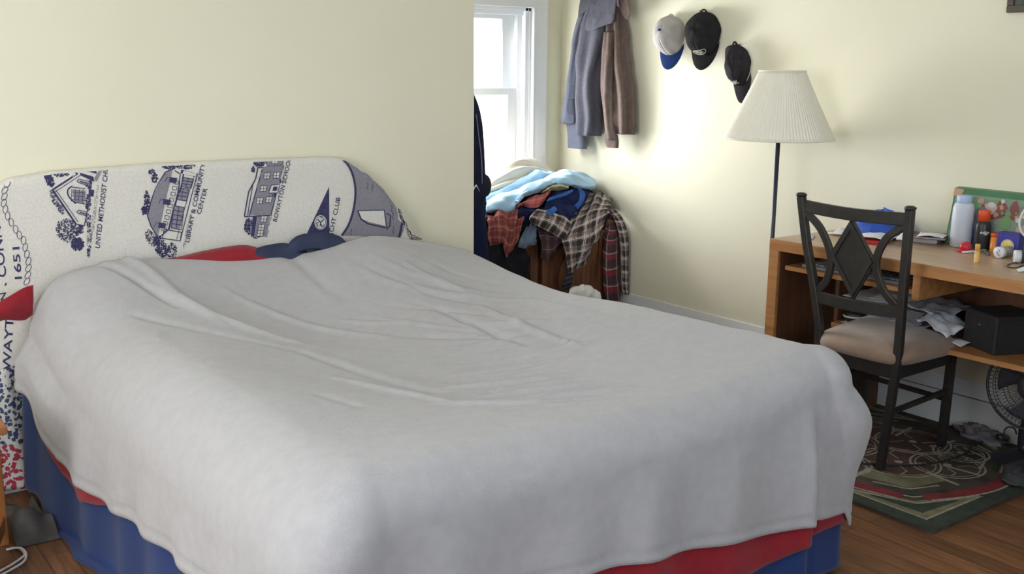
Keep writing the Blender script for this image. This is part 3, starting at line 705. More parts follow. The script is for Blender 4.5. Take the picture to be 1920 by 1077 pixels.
# dark clothes at the core of the heap
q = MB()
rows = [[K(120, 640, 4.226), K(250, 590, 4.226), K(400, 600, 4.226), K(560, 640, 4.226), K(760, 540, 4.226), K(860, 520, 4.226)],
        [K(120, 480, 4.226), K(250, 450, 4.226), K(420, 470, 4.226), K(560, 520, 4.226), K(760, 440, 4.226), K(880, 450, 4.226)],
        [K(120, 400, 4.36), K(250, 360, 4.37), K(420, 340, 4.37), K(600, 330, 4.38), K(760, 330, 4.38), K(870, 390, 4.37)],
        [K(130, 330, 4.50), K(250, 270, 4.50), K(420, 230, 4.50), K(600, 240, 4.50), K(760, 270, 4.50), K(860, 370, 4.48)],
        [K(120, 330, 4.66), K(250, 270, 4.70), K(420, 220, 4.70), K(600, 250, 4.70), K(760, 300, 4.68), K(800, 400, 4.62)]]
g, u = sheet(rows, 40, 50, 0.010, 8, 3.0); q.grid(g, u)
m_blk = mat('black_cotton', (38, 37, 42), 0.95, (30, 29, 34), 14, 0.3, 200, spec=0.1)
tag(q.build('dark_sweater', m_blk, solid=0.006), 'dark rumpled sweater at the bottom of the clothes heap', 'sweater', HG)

m_beige = mat('beige_blanket', (226, 220, 206), 0.95, (216, 208, 192), 10, 0.3, 200, sheen=0.2, spec=0.1)
m_lblue = mat('light_blue_terry', (172, 208, 236), 0.95, (156, 196, 228), 12, 0.5, 260, sheen=0.2, spec=0.1)
cloth('beige_blanket', m_beige, [
    KR([(110, 330), (250, 300), (380, 260), (480, 240), (560, 240)], 4.47),
    KR([(120, 290), (215, 235), (320, 195), (430, 178), (556, 200)], 4.48),
    KR([(130, 270), (225, 180), (335, 110), (430, 125), (552, 188)], 4.55),
    KR([(140, 262), (235, 165), (340, 93), (430, 104), (548, 180)], 4.63),
    KR([(140, 300), (235, 230), (340, 170), (430, 180), (548, 240)], 4.74)],
    'folded beige blanket on top of the clothes heap by the window', 'blanket', 50, 60, 0.003, 9, 1.0, folds=0.016, fold_n=5, fold_dir=1, thick=0.006)
cloth('blue_towel', m_lblue, [
    KR([(120, 400), (240, 350), (380, 290), (470, 250), (560, 225)], 4.43),
    KR([(122, 352), (240, 312), (370, 250), (470, 205), (550, 188)], 4.42),
    KR([(128, 318), (240, 268), (360, 205), (450, 165), (530, 168)], 4.46),
    KR([(135, 320), (240, 262), (360, 192), (450, 150), (525, 170)], 4.54)],
    'light blue towel tucked under the beige blanket', 'towel', 34, 50, 0.006, 10, 2.0, thick=0.008)
cloth('blue_blanket', m_lblue, [
    KR([(138, 436), (205, 416), (285, 430), (330, 362), (420, 304), (520, 272), (615, 256), (700, 278), (802, 276)], [4.30, 4.29, 4.28, 4.28, 4.28, 4.28, 4.28, 4.28, 4.30]),
    KR([(136, 415), (205, 395), (285, 400), (340, 335), (430, 282), (525, 250), (620, 235), (715, 252), (806, 258)], 4.25),
    KR([(135, 372), (215, 338), (300, 318), (370, 275), (460, 232), (540, 205), (635, 188), (730, 205), (806, 236)], 4.30),
    KR([(140, 352), (225, 310), (310, 275), (385, 240), (470, 205), (545, 182), (640, 163), (730, 180), (800, 228)], 4.42),
    KR([(140, 380), (225, 340), (310, 300), (385, 260), (470, 230), (545, 210), (640, 190), (730, 205), (795, 245)], 4.58)],
    'pale blue fleece blanket lying across the front of the heap', 'blanket', 46, 70, 0.009, 8, 4.0, thick=0.010)
cloth('yellow_cloth', mat('pale_yellow_cotton', (212, 208, 160), 0.9, bump=0.2), [
    KR([(470, 305), (520, 290), (560, 290), (600, 285), (640, 275)], 4.30), KR([(485, 292), (535, 262), (585, 255), (620, 262), (640, 266)], 4.25),
    KR([(500, 275), (545, 240), (590, 236), (625, 248), (640, 255)], 4.30)],
    'pale yellow cloth peeking out under the pale blue blanket', 'cloth', 16, 24, 0.004, 14, 1.0)
red_b = [(0, .5, .30, (120, 62, 60), .75), (1, .5, .30, (120, 62, 60), .75), (0, .12, .05, (206, 150, 142), .8), (1, .12, .05, (206, 150, 142), .8), (0, .88, .04, (70, 36, 40), .7), (1, .88, .04, (70, 36, 40), .7)]
p_red = plaid('rust_check', (150, 84, 78), red_b, 0.055)
cloth('red_shirt', plaid('salmon_check', (196, 112, 112), [(0, .5, .3, (170, 82, 86), .7), (1, .5, .3, (170, 82, 86), .7), (0, .1, .06, (230, 170, 166), .6)], 0.05), [
    KR([(318, 400), (360, 385), (410, 392), (460, 386), (500, 350)], [4.28, 4.25, 4.23, 4.23, 4.25]), KR([(325, 382), (370, 358), (420, 362), (468, 350), (510, 318)], 4.23),
    KR([(340, 370), (390, 335), (440, 318), (490, 305), (525, 288)], 4.26), KR([(350, 380), (400, 350), (450, 330), (495, 320), (530, 300)], 4.33)],
    'salmon red shirt collar sticking out below the pale blue blanket', 'shirt', 20, 30, 0.006, 16, 2.0)
m_navyd = mat('navy_denim', (38, 50, 92), 0.9, (26, 34, 66), 14, 0.3, 220, spec=0.15)
m_brite = mat('denim_blue', (70, 110, 186), 0.9, (56, 92, 166), 16, 0.3, 220, spec=0.15)
o = cloth('navy_shirt', m_navyd, [
    KR([(520, 480), (570, 505), (610, 500), (650, 455), (700, 410), (740, 370)], 4.215), KR([(500, 440), (550, 450), (610, 440), (660, 415), (710, 380), (745, 350)], 4.19),
    KR([(490, 400), (550, 390), (610, 375), (660, 360), (715, 340), (755, 320)], 4.20), KR([(505, 355), (550, 330), (610, 310), (665, 300), (720, 295), (765, 300)], 4.23),
    KR([(520, 320), (560, 292), (610, 280), (668, 272), (715, 275), (765, 290)], 4.29)],
    'dark navy shirt with lighter blue cuffs in the middle of the heap', 'shirt', 34, 40, 0.010, 12, 5.0)
q = MB(); g, u = sheet([KR([(482, 452), (520, 418), (560, 388)], 4.165), KR([(488, 436), (520, 400), (556, 384)], 4.160), KR([(510, 460), (545, 428), (572, 402)], 4.155)], 10, 16, 0.003, 20); q.grid(g, u)
g, u = sheet([KR([(672, 398), (700, 360), (712, 320), (700, 272)], 4.165), KR([(680, 380), (708, 350), (722, 310), (712, 275)], 4.155), KR([(690, 402), (722, 362), (740, 320), (735, 290)], 4.16)], 10, 22, 0.004, 20); q.grid(g, u)
g, u = sheet([KR([(505, 352), (560, 335), (620, 318), (668, 290)], 4.185), KR([(520, 330), (570, 312), (620, 296), (668, 276)], 4.19)], 8, 22, 0.004, 20); q.grid(g, u)
q.build('cuff', m_brite, o, solid=0.003, label='lighter blue cuffs')
cloth('navy_trousers', m_navyd, [
    KR([(350, 510), (390, 520), (440, 510), (480, 470)], 4.235), KR([(340, 460), (390, 460), (440, 450), (490, 430)], 4.215),
    KR([(338, 405), (390, 412), (440, 415), (490, 400)], 4.21), KR([(350, 385), (400, 392), (440, 395), (490, 385)], 4.24)],
    'piece of dark navy trousers under the salmon red collar', 'trousers', 20, 26, 0.006, 14, 7.0)
cloth('rust_plaid_shirt', p_red, [
    KR([(160, 628), (205, 615), (235, 608), (255, 690), (275, 690), (300, 640), (330, 600)], [4.22, 4.21, 4.20, 4.19, 4.19, 4.20, 4.22]), KR([(155, 590), (200, 580), (240, 585), (270, 630), (300, 600), (325, 570), (345, 550)], 4.185),
    KR([(148, 520), (195, 510), (245, 520), (285, 540), (310, 530), (335, 515), (355, 510)], 4.19), KR([(146, 470), (190, 440), (245, 440), (285, 450), (320, 455), (345, 460), (365, 465)], 4.21),
    KR([(150, 440), (200, 405), (250, 400), (300, 400), (330, 405), (352, 415), (370, 425)], 4.27)],
    'rust red plaid shirt hanging over the left front of the cabinet', 'shirt', 44, 54, 0.008, 11, 2.5, folds=0.010, fold_n=3)
cloth('grey_blue_tee', mat('grey_blue_jersey', (112, 130, 150), 0.95, (98, 114, 134), 12, 0.3, 200, spec=0.1), [
    KR([(328, 632), (365, 640), (400, 622), (442, 618)], [4.20, 4.19, 4.19, 4.20]), KR([(345, 595), (375, 585), (410, 575), (442, 570)], 4.18), KR([(365, 545), (395, 530), (420, 525), (442, 525)], 4.19), KR([(390, 500), (410, 485), (430, 480), (445, 485)], 4.22)],
    'grey blue jersey hanging between the two plaid shirts', 'shirt', 24, 26, 0.007, 15, 3.0, folds=0.005, fold_n=2)
grey_b = [(0, .30, .34, (40, 38, 40), .78), (1, .30, .34, (40, 38, 40), .78), (0, .62, .05, (224, 218, 212), .85), (0, .72, .04, (224, 218, 212), .7), (1, .62, .05, (224, 218, 212), .85), (1, .72, .04, (224, 218, 212), .7), (0, .95, .12, (110, 84, 90), .5), (1, .95, .12, (110, 84, 90), .5)]
p_grey = plaid('grey_check', (136, 124, 122), grey_b, 0.072)
e1 = ([KR([(600, 590), (560, 560), (510, 535), (470, 515), (405, 480)], 4.15), KR([(625, 560), (580, 530), (535, 500), (490, 480), (400, 452)], 4.14), KR([(645, 520), (600, 490), (560, 460), (510, 440), (420, 425)], 4.15), KR([(660, 480), (620, 450), (570, 430), (520, 410), (450, 400)], 4.18)], 24, 34, 0.006, 12, 1.0)
cloth('plaid_shirt', p_grey, [
    KR([(645, 800), (665, 790), (695, 765), (730, 742), (745, 720)], [4.17, 4.165, 4.16, 4.165, 4.17]), KR([(635, 735), (670, 720), (715, 700), (760, 665), (795, 620)], 4.15), KR([(608, 630), (660, 630), (730, 620), (800, 590), (835, 550)], 4.14),
    KR([(600, 585), (660, 560), (740, 540), (810, 510), (862, 470)], 4.15), KR([(640, 500), (690, 480), (750, 450), (820, 420), (880, 410)], 4.18), KR([(680, 420), (730, 390), (790, 360), (850, 355), (900, 372)], 4.24), KR([(730, 350), (770, 320), (810, 300), (860, 315), (905, 350)], 4.31), KR([(740, 340), (780, 305), (815, 292), (860, 308), (905, 350)], 4.42)],
    'grey and white plaid flannel shirt draped down the front of the heap', 'shirt', 60, 56, 0.007, 8, 1.5, folds=0.007, fold_n=3, extra=(e1,))
p_dk = plaid('dark_check', (92, 66, 70), [(0, .3, .4, (58, 48, 54), .7), (1, .3, .4, (58, 48, 54), .7), (0, .8, .05, (150, 130, 132), .7), (1, .8, .05, (150, 130, 132), .7)], 0.06)
cloth('dark_plaid_shirt', p_dk, [
    KR([(470, 702), (500, 704), (525, 700), (560, 660), (600, 600)], 4.19), KR([(478, 640), (505, 640), (540, 640), (575, 615), (610, 580)], 4.17), KR([(465, 580), (500, 575), (540, 580), (580, 575), (615, 560)], 4.175), KR([(440, 510), (490, 510), (540, 530), (580, 545), (620, 545)], 4.20)],
    'dark maroon plaid sleeve hanging under the grey plaid shirt', 'shirt', 26, 34, 0.006, 12, 4.5)
p_mar = plaid('maroon_check', (104, 60, 66), [(0, .25, .45, (62, 50, 58), .65), (1, .25, .45, (54, 52, 58), .7), (0, .62, .05, (190, 176, 172), .75), (1, .62, .05, (190, 176, 172), .75), (1, .85, .2, (140, 40, 52), .6)], 0.085)
def sleeve(name, m, rings, label, n=28, rip=0.006, seed=0.0):
    """hanging sleeve: rings of (cx, cy, half width in enlarged-view units, y)"""
    q = MB(); R = []
    C = catmull([(*K(a, b, y), w/3.264/360.0) for a, b, w, y in rings], 40)
    for i, c in enumerate(C):
        ring = []
        for k in range(n):
            t = 2*PI*k/n; rr = c[3]*(1+0.10*math.sin(3*t+seed+i*0.10)) + rip*nz(math.cos(t)*2+seed, math.sin(t)*2, i*0.2)
            ring.append((c[0]+rr*math.cos(t)*1.05, c[1]+rr*math.sin(t)*0.55, c[2]+0.3*rr*math.sin(t)))
        R.append(ring)
    q.loft(R); return tag(q.build(name, m), label, 'shirt', HG)
sleeve('maroon_plaid_shirt', p_mar, [(905, 430, 30, 4.30), (905, 500, 48, 4.24), (895, 580, 56, 4.22), (892, 700, 58, 4.21), (896, 840, 58, 4.21), (905, 980, 60, 4.215)], 'maroon plaid sleeve hanging straight down at the right of the heap')
sleeve('grey_plaid_shirt', p_grey, [(895, 395, 34, 4.28), (940, 450, 34, 4.24), (968, 530, 34, 4.20), (982, 640, 30, 4.19), (984, 760, 28, 4.19), (985, 850, 30, 4.19), (992, 915, 26, 4.20)], 'grey plaid sleeve hanging nearest the right wall', seed=2.0)
cloth('dark_striped_cloth', plaid('dark_stripe', (48, 48, 66), [(0, .5, .3, (96, 96, 112), .6)], 0.03), [
    KR([(600, 900), (625, 895), (650, 880)], 4.20), KR([(610, 860), (635, 850), (660, 840)], 4.185), KR([(630, 800), (650, 795), (668, 790)], 4.18)],
    'dark striped cloth end below the grey plaid shirt', 'cloth', 14, 14, 0.004, 16)
cloth('shade_sheet', m_blk, [  # added dark sheet in place of the shade on the cabinet front
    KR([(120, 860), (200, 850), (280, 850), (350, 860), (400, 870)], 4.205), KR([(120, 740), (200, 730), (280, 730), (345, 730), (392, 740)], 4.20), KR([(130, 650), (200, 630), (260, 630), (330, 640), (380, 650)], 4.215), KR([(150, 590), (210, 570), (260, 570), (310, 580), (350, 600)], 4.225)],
    'dark sheet standing in for the shade on the left front of the cabinet', 'trousers', 24, 30, 0.010, 10, 6.0)
q = MB()
rows = [KR([(640, 960), (690, 960), (760, 965), (850, 985)], 4.08), KR([(645, 905), (695, 885), (760, 890), (838, 920)], 4.09), KR([(650, 885), (700, 866), (760, 868), (835, 908)], 4.12), KR([(660, 930), (700, 920), (770, 925), (835, 950)], 4.19)]
g, u = sheet(rows, 24, 34, 0.012, 18, 2.0); q.grid(g, u)
tag(q.build('plastic_bag', mat('white_plastic_bag', (222, 222, 222), 0.4), solid=0.001), 'white crumpled plastic bag on the floor in front of the cabinet', 'bag')

# ------------------------------------------------------------------ dark jacket hanging from the end of the bed wall
hk = thing('wall_hook', (2.625, 4.05, 1.42), 'black hook on the alcove side of the bed wall', 'hook')
q = MB(); q.tube([(2.612, 4.05, 1.44), (2.65, 4.05, 1.44), (2.66, 4.05, 1.47)], 0.006, 8); q.box(2.612, 2.618, 4.035, 4.065, 1.40, 1.48); q.build('hook', mat('black_metal', (44, 42, 42), 0.45, (36, 34, 34), 10, metal=0.3), hk)
m_hang = mat('dark_navy_cotton', (40, 44, 66), 0.95, (32, 36, 56), 16, 0.3, 220, spec=0.1)
def hang_rings(spec, n=30, rip=0.008, seed=0.0, nring=44):
    """rings of (x centre, y centre, z, half width along y, half depth along x)"""
    C = catmull(spec, nring); R = []
    for i, c in enumerate(C):
        R.append([(c[0]+(c[4]+rip*nz(math.cos(t)*1.6+seed, math.sin(t)*1.6, c[2]*3))*math.cos(t), c[1]+(c[3]+rip*0.8*math.sin(4*t+seed+c[2]*4))*math.sin(t), c[2]) for t in np.linspace(0, 2*PI, n+1)[:-1]])
    return R
jk = thing('dark_jacket', (2.70, 4.06, 0.44), 'dark navy jacket hanging at the corner of the bed wall', 'jacket')
q = MB(); q.loft(hang_rings([(2.680, 4.05, 1.42, 0.03, 0.022), (2.725, 4.05, 1.33, 0.05, 0.080), (2.745, 4.06, 1.20, 0.08, 0.115), (2.752, 4.06, 1.00, 0.09, 0.125), (2.756, 4.06, 0.76, 0.09, 0.128)])); q.build('body', m_hang, jk)
q = MB(); q.loft(hang_rings([(2.752, 4.04, 0.80, 0.07, 0.115), (2.765, 4.05, 0.60, 0.09, 0.130), (2.775, 4.05, 0.42, 0.09, 0.135)], seed=3)); q.build('lining', mat('deep_navy_cotton', (28, 34, 62), 0.95, spec=0.1), jk)
q = MB(); c = GY(915, 348, 4.04); q.loft([[(c[0]-0.02+ (0.034*math.sqrt(max(0.02, 1-s*s)))*math.cos(t), 4.04+0.03*math.sqrt(max(0.02, 1-s*s))*math.sin(t), c[2]+0.055*s) for t in np.linspace(0, 2*PI, 17)[:-1]] for s in np.linspace(-1, 1, 12)]); q.build('sleeve_end', mat('black_cuff', (36, 36, 50), 0.9), jk)
q = MB(); g, u = sheet([[GY(888, 358, 3.955), GY(893, 350, 3.955), GY(900, 360, 3.955)], [GY(888, 352, 3.957), GY(893, 346, 3.957), GY(896, 352, 3.957)]], 6, 8, 0); q.grid(g, u); q.build('label_tag', mat('white_label', (220, 220, 222), 0.8), jk, solid=0.001, label='small white tag')
q = MB(); q.tube(catmull([GY(893, 215, 3.965), GY(897, 250, 3.962), GY(903, 300, 3.960), GY(904, 345, 3.960)], 20), 0.0022, 6); q.build('piping', mat('grey_piping', (140, 140, 168), 0.8), jk, label='pale grey piping')

# ------------------------------------------------------------------ jackets on the right wall
m_gshirt = mat('grey_blue_wool', (98, 98, 108), 0.95, (88, 88, 98), 90, 0.5, 260, spec=0.1)
m_gcuff = mat('pale_blue_wool', (118, 122, 138), 0.95, (108, 112, 128), 90, 0.5, 260, spec=0.1)
m_brown = mat('taupe_canvas', (112, 98, 92), 0.95, (102, 88, 84), 40, 0.4, 260, spec=0.1)
m_blackm = MATS['black_metal']
def wrings(spec, n=36, rip=0.006, seed=0.0, nring=50, waves=4):
    """rings of (photo y, left x, right x, centre depth off the wall, half depth): a garment hanging on the right wall"""
    R = []; C = catmull([tuple(map(float, s)) for s in spec], nring)
    for py, l, r, off, hd in C:
        c = GX((l+r)/2, py, XR-off); w = (r-l)/2/415.0
        a = math.sqrt(max(1e-6, w*w-(0.8*hd)**2))/0.6 if w > 0.8*hd*1.05 else w*0.5
        ring = []
        for k in range(n):
            t = 2*PI*k/n; f = rip*math.sin(waves*t+seed+2.0*nz(c[2]*3, seed, 1)+c[2]*3) + rip*0.8*nz(math.cos(t)*2+seed, math.sin(t)*2, c[2]*9)
            ring.append((min(XR-0.004, c[0]-(hd+f)*math.cos(t)), c[1]+(a+f)*math.sin(t), c[2]))
        R.append(ring)
    return R
def hook(name, px, py, label):
    p = GX(px, py, XR); h = thing('wall_hook', p, label, 'hook')
    q = MB(); q.box(XR-0.006, XR, p[1]-0.01, p[1]+0.01, p[2]-0.03, p[2]+0.03); q.tube([(XR, p[1], p[2]), (XR-0.045, p[1], p[2]-0.004), (XR-0.055, p[1], p[2]+0.02)], 0.004, 8); q.build('hook', m_blackm, h)
js = thing('grey_shirt', (3.88, 4.52, 0.95), 'grey blue wool shirt hanging on the right wall, sleeve cuffs showing', 'shirt')
q = MB(); q.loft(wrings([(-40, 1108, 1150, 0.06, 0.035), (0, 1100, 1160, 0.075, 0.05), (50, 1082, 1152, 0.09, 0.065), (100, 1078, 1140, 0.09, 0.065), (150, 1076, 1132, 0.088, 0.06), (200, 1078, 1130, 0.085, 0.055), (254, 1080, 1129, 0.085, 0.055)], seed=1.0, rip=0.012, waves=5)); q.build('body', m_gshirt, js)
q = MB(); q.loft(wrings([(20, 1086, 1110, 0.075, 0.025), (70, 1071, 1096, 0.08, 0.03), (120, 1064, 1090, 0.08, 0.03), (170, 1057, 1084, 0.08, 0.03), (232, 1047, 1082, 0.08, 0.030)], seed=4.0, rip=0.004)); q.build('sleeve', m_gcuff, js, label='paler sleeve')
q = MB(); q.loft(wrings([(225, 1058, 1086, 0.06, 0.025), (250, 1060, 1100, 0.065, 0.03), (278, 1061, 1104, 0.065, 0.032)], seed=2.0, rip=0.003)); q.build('cuff', m_gcuff, js)
def patch(rows, off_list, nu=10, nv=16, wr=0.003):
    g, u = sheet([[GX(px, py, XR-o) for (px, py), o in zip(r, off_list[i])] for i, r in enumerate(rows)], nu, nv, wr, 16); return g, u
q = MB(); g, u = patch([[(1112, -6), (1130, -8), (1158, -6)], [(1106, 20), (1126, 22), (1155, 18)], [(1100, 42), (1122, 43), (1152, 34)], [(1096, 56), (1113, 57), (1128, 50), (1149, 43)]], [[0.125]*3, [0.142]*3, [0.150]*3, [0.150, 0.154, 0.154, 0.150]], 20, 20, 0.009); q.grid(g, u); q.build('shoulder_flap', m_gshirt, js, solid=0.004)
q = MB(); g, u = patch([[(1090, -8), (1104, -10), (1120, -6)], [(1086, 15), (1094, 10), (1110, 6)], [(1084, 34), (1088, 30), (1098, 20)]], [[0.105]*3, [0.12]*3, [0.13]*3]); q.grid(g, u); q.build('collar', m_gshirt, js, solid=0.003)
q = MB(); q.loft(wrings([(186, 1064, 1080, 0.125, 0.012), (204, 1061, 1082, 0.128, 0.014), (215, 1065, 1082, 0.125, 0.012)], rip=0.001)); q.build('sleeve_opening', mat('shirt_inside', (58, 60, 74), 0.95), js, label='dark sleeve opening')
jb = thing('brown_jacket', (3.88, 4.32, 0.95), 'taupe brown jacket hanging on the right wall beside the grey shirt', 'jacket')
q = MB(); q.loft(wrings([(-40, 1148, 1172, 0.05, 0.03), (0, 1140, 1176, 0.06, 0.045), (40, 1134, 1175, 0.065, 0.05), (90, 1128, 1180, 0.065, 0.052), (150, 1127, 1187, 0.065, 0.052), (200, 1130, 1190, 0.065, 0.05), (235, 1136, 1191, 0.062, 0.048), (251, 1139, 1189, 0.062, 0.044)], seed=2.0, rip=0.015, waves=6)); q.build('body', m_brown, jb)
q = MB(); q.loft(wrings([(60, 1132, 1152, 0.115, 0.018), (110, 1128, 1150, 0.118, 0.022), (160, 1126, 1150, 0.118, 0.022), (220, 1131, 1152, 0.112, 0.020), (262, 1134, 1158, 0.105, 0.020)], seed=5.0, rip=0.004)); s_ = q.build('sleeve', m_brown, jb)
q = MB(); q.loft(wrings([(252, 1131, 1160, 0.095, 0.022), (264, 1130, 1162, 0.095, 0.022), (277, 1136, 1161, 0.095, 0.020)], seed=3.0, rip=0.003)); q.build('cuff', m_brown, s_)
q = MB(); g, u = patch([[(1150, -6), (1165, -8), (1178, -4)], [(1160, 15), (1172, 16), (1181, 15)], [(1172, 34), (1178, 36), (1182, 30)]], [[0.11]*3, [0.118]*3, [0.112]*3]); q.grid(g, u); q.build('collar', m_brown, jb, solid=0.003)
q = MB(); g, u = patch([[(1140, -4), (1150, -6), (1160, -2)], [(1142, 6), (1152, 10), (1162, 14)]], [[0.13]*3, [0.135]*3], 6, 10, 0.002); q.grid(g, u); q.build('neck_lining', mat('pinkish_lining', (120, 104, 116), 0.9), jb, solid=0.002)

# ------------------------------------------------------------------ caps on the right wall
def cap(px, py, U, F, W, Lc, Hc, brim, mcrown, mbrim, label, crumple=0.006, seed=0.0, badge=None, button=None, squash=1.0):
    """baseball cap: crown axis U, brim direction F, opening centre at the photo point on the wall side"""
    U = Vector(U).normalized(); F = Vector(F); F = (F-U*F.dot(U)).normalized(); S = U.cross(F)
    c = Vector([float(v) for v in GX(px, py, XR-0.030)])
    def P(a, b, h): return c + F*a + S*b + U*h
    t = thing('baseball_cap', c, label, 'cap', 'caps hanging on the wall')
    def crown(th, ph, k=1.0):
        ca = math.cos(th); a = Lc*k*ca*math.sin(ph)**0.85; b = W*k*math.sin(th)*math.sin(ph)**0.85; h = Hc*k*math.cos(ph)**0.9*(1+0.10*ca)
        g = crumple*(nz(a*14+seed, b*14, h*14)*1.6) - 0.0012*math.exp(-((math.sin(3*th))/0.10)**2)
        return (a+g, b+g, max(0, h+g*math.cos(ph)))
    n, m = 72, 18
    q = MB(); V = [[P(*crown(2*PI*k/n, max(0.001, PI/2*i/m))) for k in range(n+1)] for i in range(m+1)]
    q.grid(V); q.build('crown', mcrown, t, solid=0.003)
    q = MB(); B = []
    for i in range(12):
        s = i/11; row = []
        for k in range(25):
            th = (-1+2*k/24)*1.12; a0, b0 = Lc*math.cos(th), W*math.sin(th)
            e = brim*(max(0.0, math.cos(th*1.25)))**0.55*s
            row.append(P(a0+e, b0*(1-0.05*s), 0.004 + 0.02*s*(1-(b0/W)**2*1.1) - 0.018*(b0/W)**2))
        B.append(row)
    q.grid(B); q.build('brim', mbrim, t, solid=0.004)
    q = MB(); q.tube([P(-Lc*0.98*math.cos(x), W*0.42*math.sin(x), 0.012+0.0*x) + F*(-0.016)*math.cos(x*1.2) for x in np.linspace(-1.1, 1.1, 14)], 0.0042, 8); q.build('strap', mbrim if button is None else mcrown, t)
    q = MB(); p = P(*crown(0, 0.001)); q.ball((p.x, p.y, p.z), 0.0075, 8); q.build('button', button or mcrown, t)
    if badge: badge(t, lambda th, ph: P(*crown(th, ph, 1.03)))
    return t
m_capg = mat('grey_twill', (184, 180, 178), 0.9, (170, 166, 164), 22, 0.3, 260, spec=0.1)
m_capn = mat('navy_twill', (40, 62, 116), 0.9, (34, 54, 104), 22, 0.3, 260, spec=0.1)
m_capb = mat('black_twill', (44, 43, 46), 0.9, (36, 35, 38), 22, 0.3, 260, spec=0.1)
m_capb2 = mat('faded_black_twill', (52, 48, 54), 0.9, (42, 39, 44), 22, 0.3, 260, spec=0.1)
def flagbadge(t, f):
    q = MB()
    for i, (c, a0, a1) in enumerate((((176, 84, 78), 0.0, 0.33), ((226, 220, 216), 0.33, 0.66), ((176, 84, 78), 0.66, 1.0))):
        q.m = i; q.grid([[tuple(f(2.80+0.42*(a0+(a1-a0)*u), 0.80+0.11*v)) for u in np.linspace(0, 1, 4)] for v in np.linspace(0, 1, 3)])
    q.build('badge', [mat('badge_red', (176, 84, 78), 0.8), mat('badge_white', (226, 220, 216), 0.8), MATS['badge_red']], t, label='small red and white badge')
def ovalbadge(t, f):
    q = MB(); th0, ph0 = 0.02, 1.10
    def E(r, a, o=1.0): return tuple(f(th0+0.42*r*math.cos(a), ph0+0.16*r*math.sin(a)))
    q.grid([[E(r, a) for a in np.linspace(0, 2*PI, 25)] for r in (0.02, 0.5, 1.0)])
    o = q.build('badge', mat('olive_badge', (112, 114, 96), 0.8), t, solid=0.001, label='pale oval badge')
    q = MB(); q.tube([Vector(E(1.0, a))+Vector((-0.0015, 0, 0)) for a in np.linspace(0, 2*PI, 26)[:-1]], 0.0016, 5, closed=True)
    for k in range(5): q.tube([Vector(E(0.55, -2.4+k*0.9))+Vector((-0.002, 0, 0)), Vector(E(0.15, -2.2+k))+Vector((-0.003, 0, 0.001)), Vector(E(0.6, -1.6+k*0.9))+Vector((-0.002, 0, 0))], 0.0012, 5)
    q.build('stitching', mat('cream_thread', (206, 206, 190), 0.8), o)
def script(t, f):
    q = MB(); m = mat('white_thread', (214, 206, 212), 0.8)
    base = [[(-.9, .8), (-.7, -.6), (-.3, .6), (0, -.8)], [(.1, .8), (.4, .1), (.8, .9)], [(.4, .1), (.3, -.9)], [(-.9, -.2), (0, 0.1), (.9, -.3)], [(.2, -.7), (.7, -.5), (1.0, -.9)], [(-.8, .2), (-.4, .9), (.2, .5)]]
    for l in base: q.tube([Vector(tuple(f(-0.12+0.40*x, 1.06+0.24*y)))+Vector((-0.002, 0, 0)) for x, y in catmull([(a, b) for a, b in l], 14)], 0.0020, 5)
    q.build('embroidery', m, t, label='white stitched letters')
cap(1259, 68, (-0.92, -0.25, 0.22), (0.05, -0.14, -1), 0.076, 0.096, 0.115, 0.082, m_capg, m_capn, 'light grey cap with a navy brim, leftmost on the wall', 0.006, 1.0, flagbadge, m_capn)
cap(1321, 64, (-0.95, -0.22, 0.15), (0.05, -0.12, -1), 0.086, 0.104, 0.100, 0.076, m_capb, m_capb, 'black cap with a pale oval badge, between two other caps', 0.008, 4.0, ovalbadge)
cap(1386, 122, (-0.95, -0.20, -0.05), (0.02, -0.20, -1), 0.054, 0.096, 0.080, 0.085, m_capb2, m_capb2, 'limp black cap with white lettering, half behind the lamp shade', 0.014, 7.0, script)
for px, py, l in ((1262, 36, 'small black hook holding the light grey cap'), (1322, 24, 'small black hook holding the cap with the oval badge'), (1388, 84, 'small black hook holding the limp black cap')):
    p = GX(px, py, XR); h = thing('wall_hook', p, l, 'hook'); q = MB(); q.tube([(XR, p[1], p[2]), (XR-0.03, p[1], p[2]-0.002), (XR-0.038, p[1], p[2]+0.010)], 0.0028, 8); q.build('hook', m_blackm, h)

# ------------------------------------------------------------------ framed picture at the top right
p = GX(1886, 24, XR-0.02); y1 = p[1]; z0 = p[2]; W_, H_ = 0.26, 0.34
pf = thing('picture_frame', (XR-0.012, y1-W_/2, z0), 'dark wooden picture frame at the top right of the wall', 'picture')
m_fr = mat('dark_walnut', (92, 84, 72), 0.5, (76, 68, 58), 10)
q = MB(); b_ = 0.026
q.box(XR-0.022, XR-0.001, y1-W_, y1, z0, z0+b_); q.box(XR-0.022, XR-0.001, y1-W_, y1, z0+H_-b_, z0+H_); q.box(XR-0.022, XR-0.001, y1-W_, y1-W_+b_, z0+b_, z0+H_-b_); q.box(XR-0.022, XR-0.001, y1-b_, y1, z0+b_, z0+H_-b_)
q.build('frame', m_fr, pf, bevel=0.003)
q = MB(); q.box(XR-0.010, XR-0.002, y1-W_+b_, y1-b_, z0+b_, z0+H_-b_); q.build('picture', mat('dim_photo', (104, 106, 104), 0.3, (70, 82, 66), 22), pf, smooth=False)

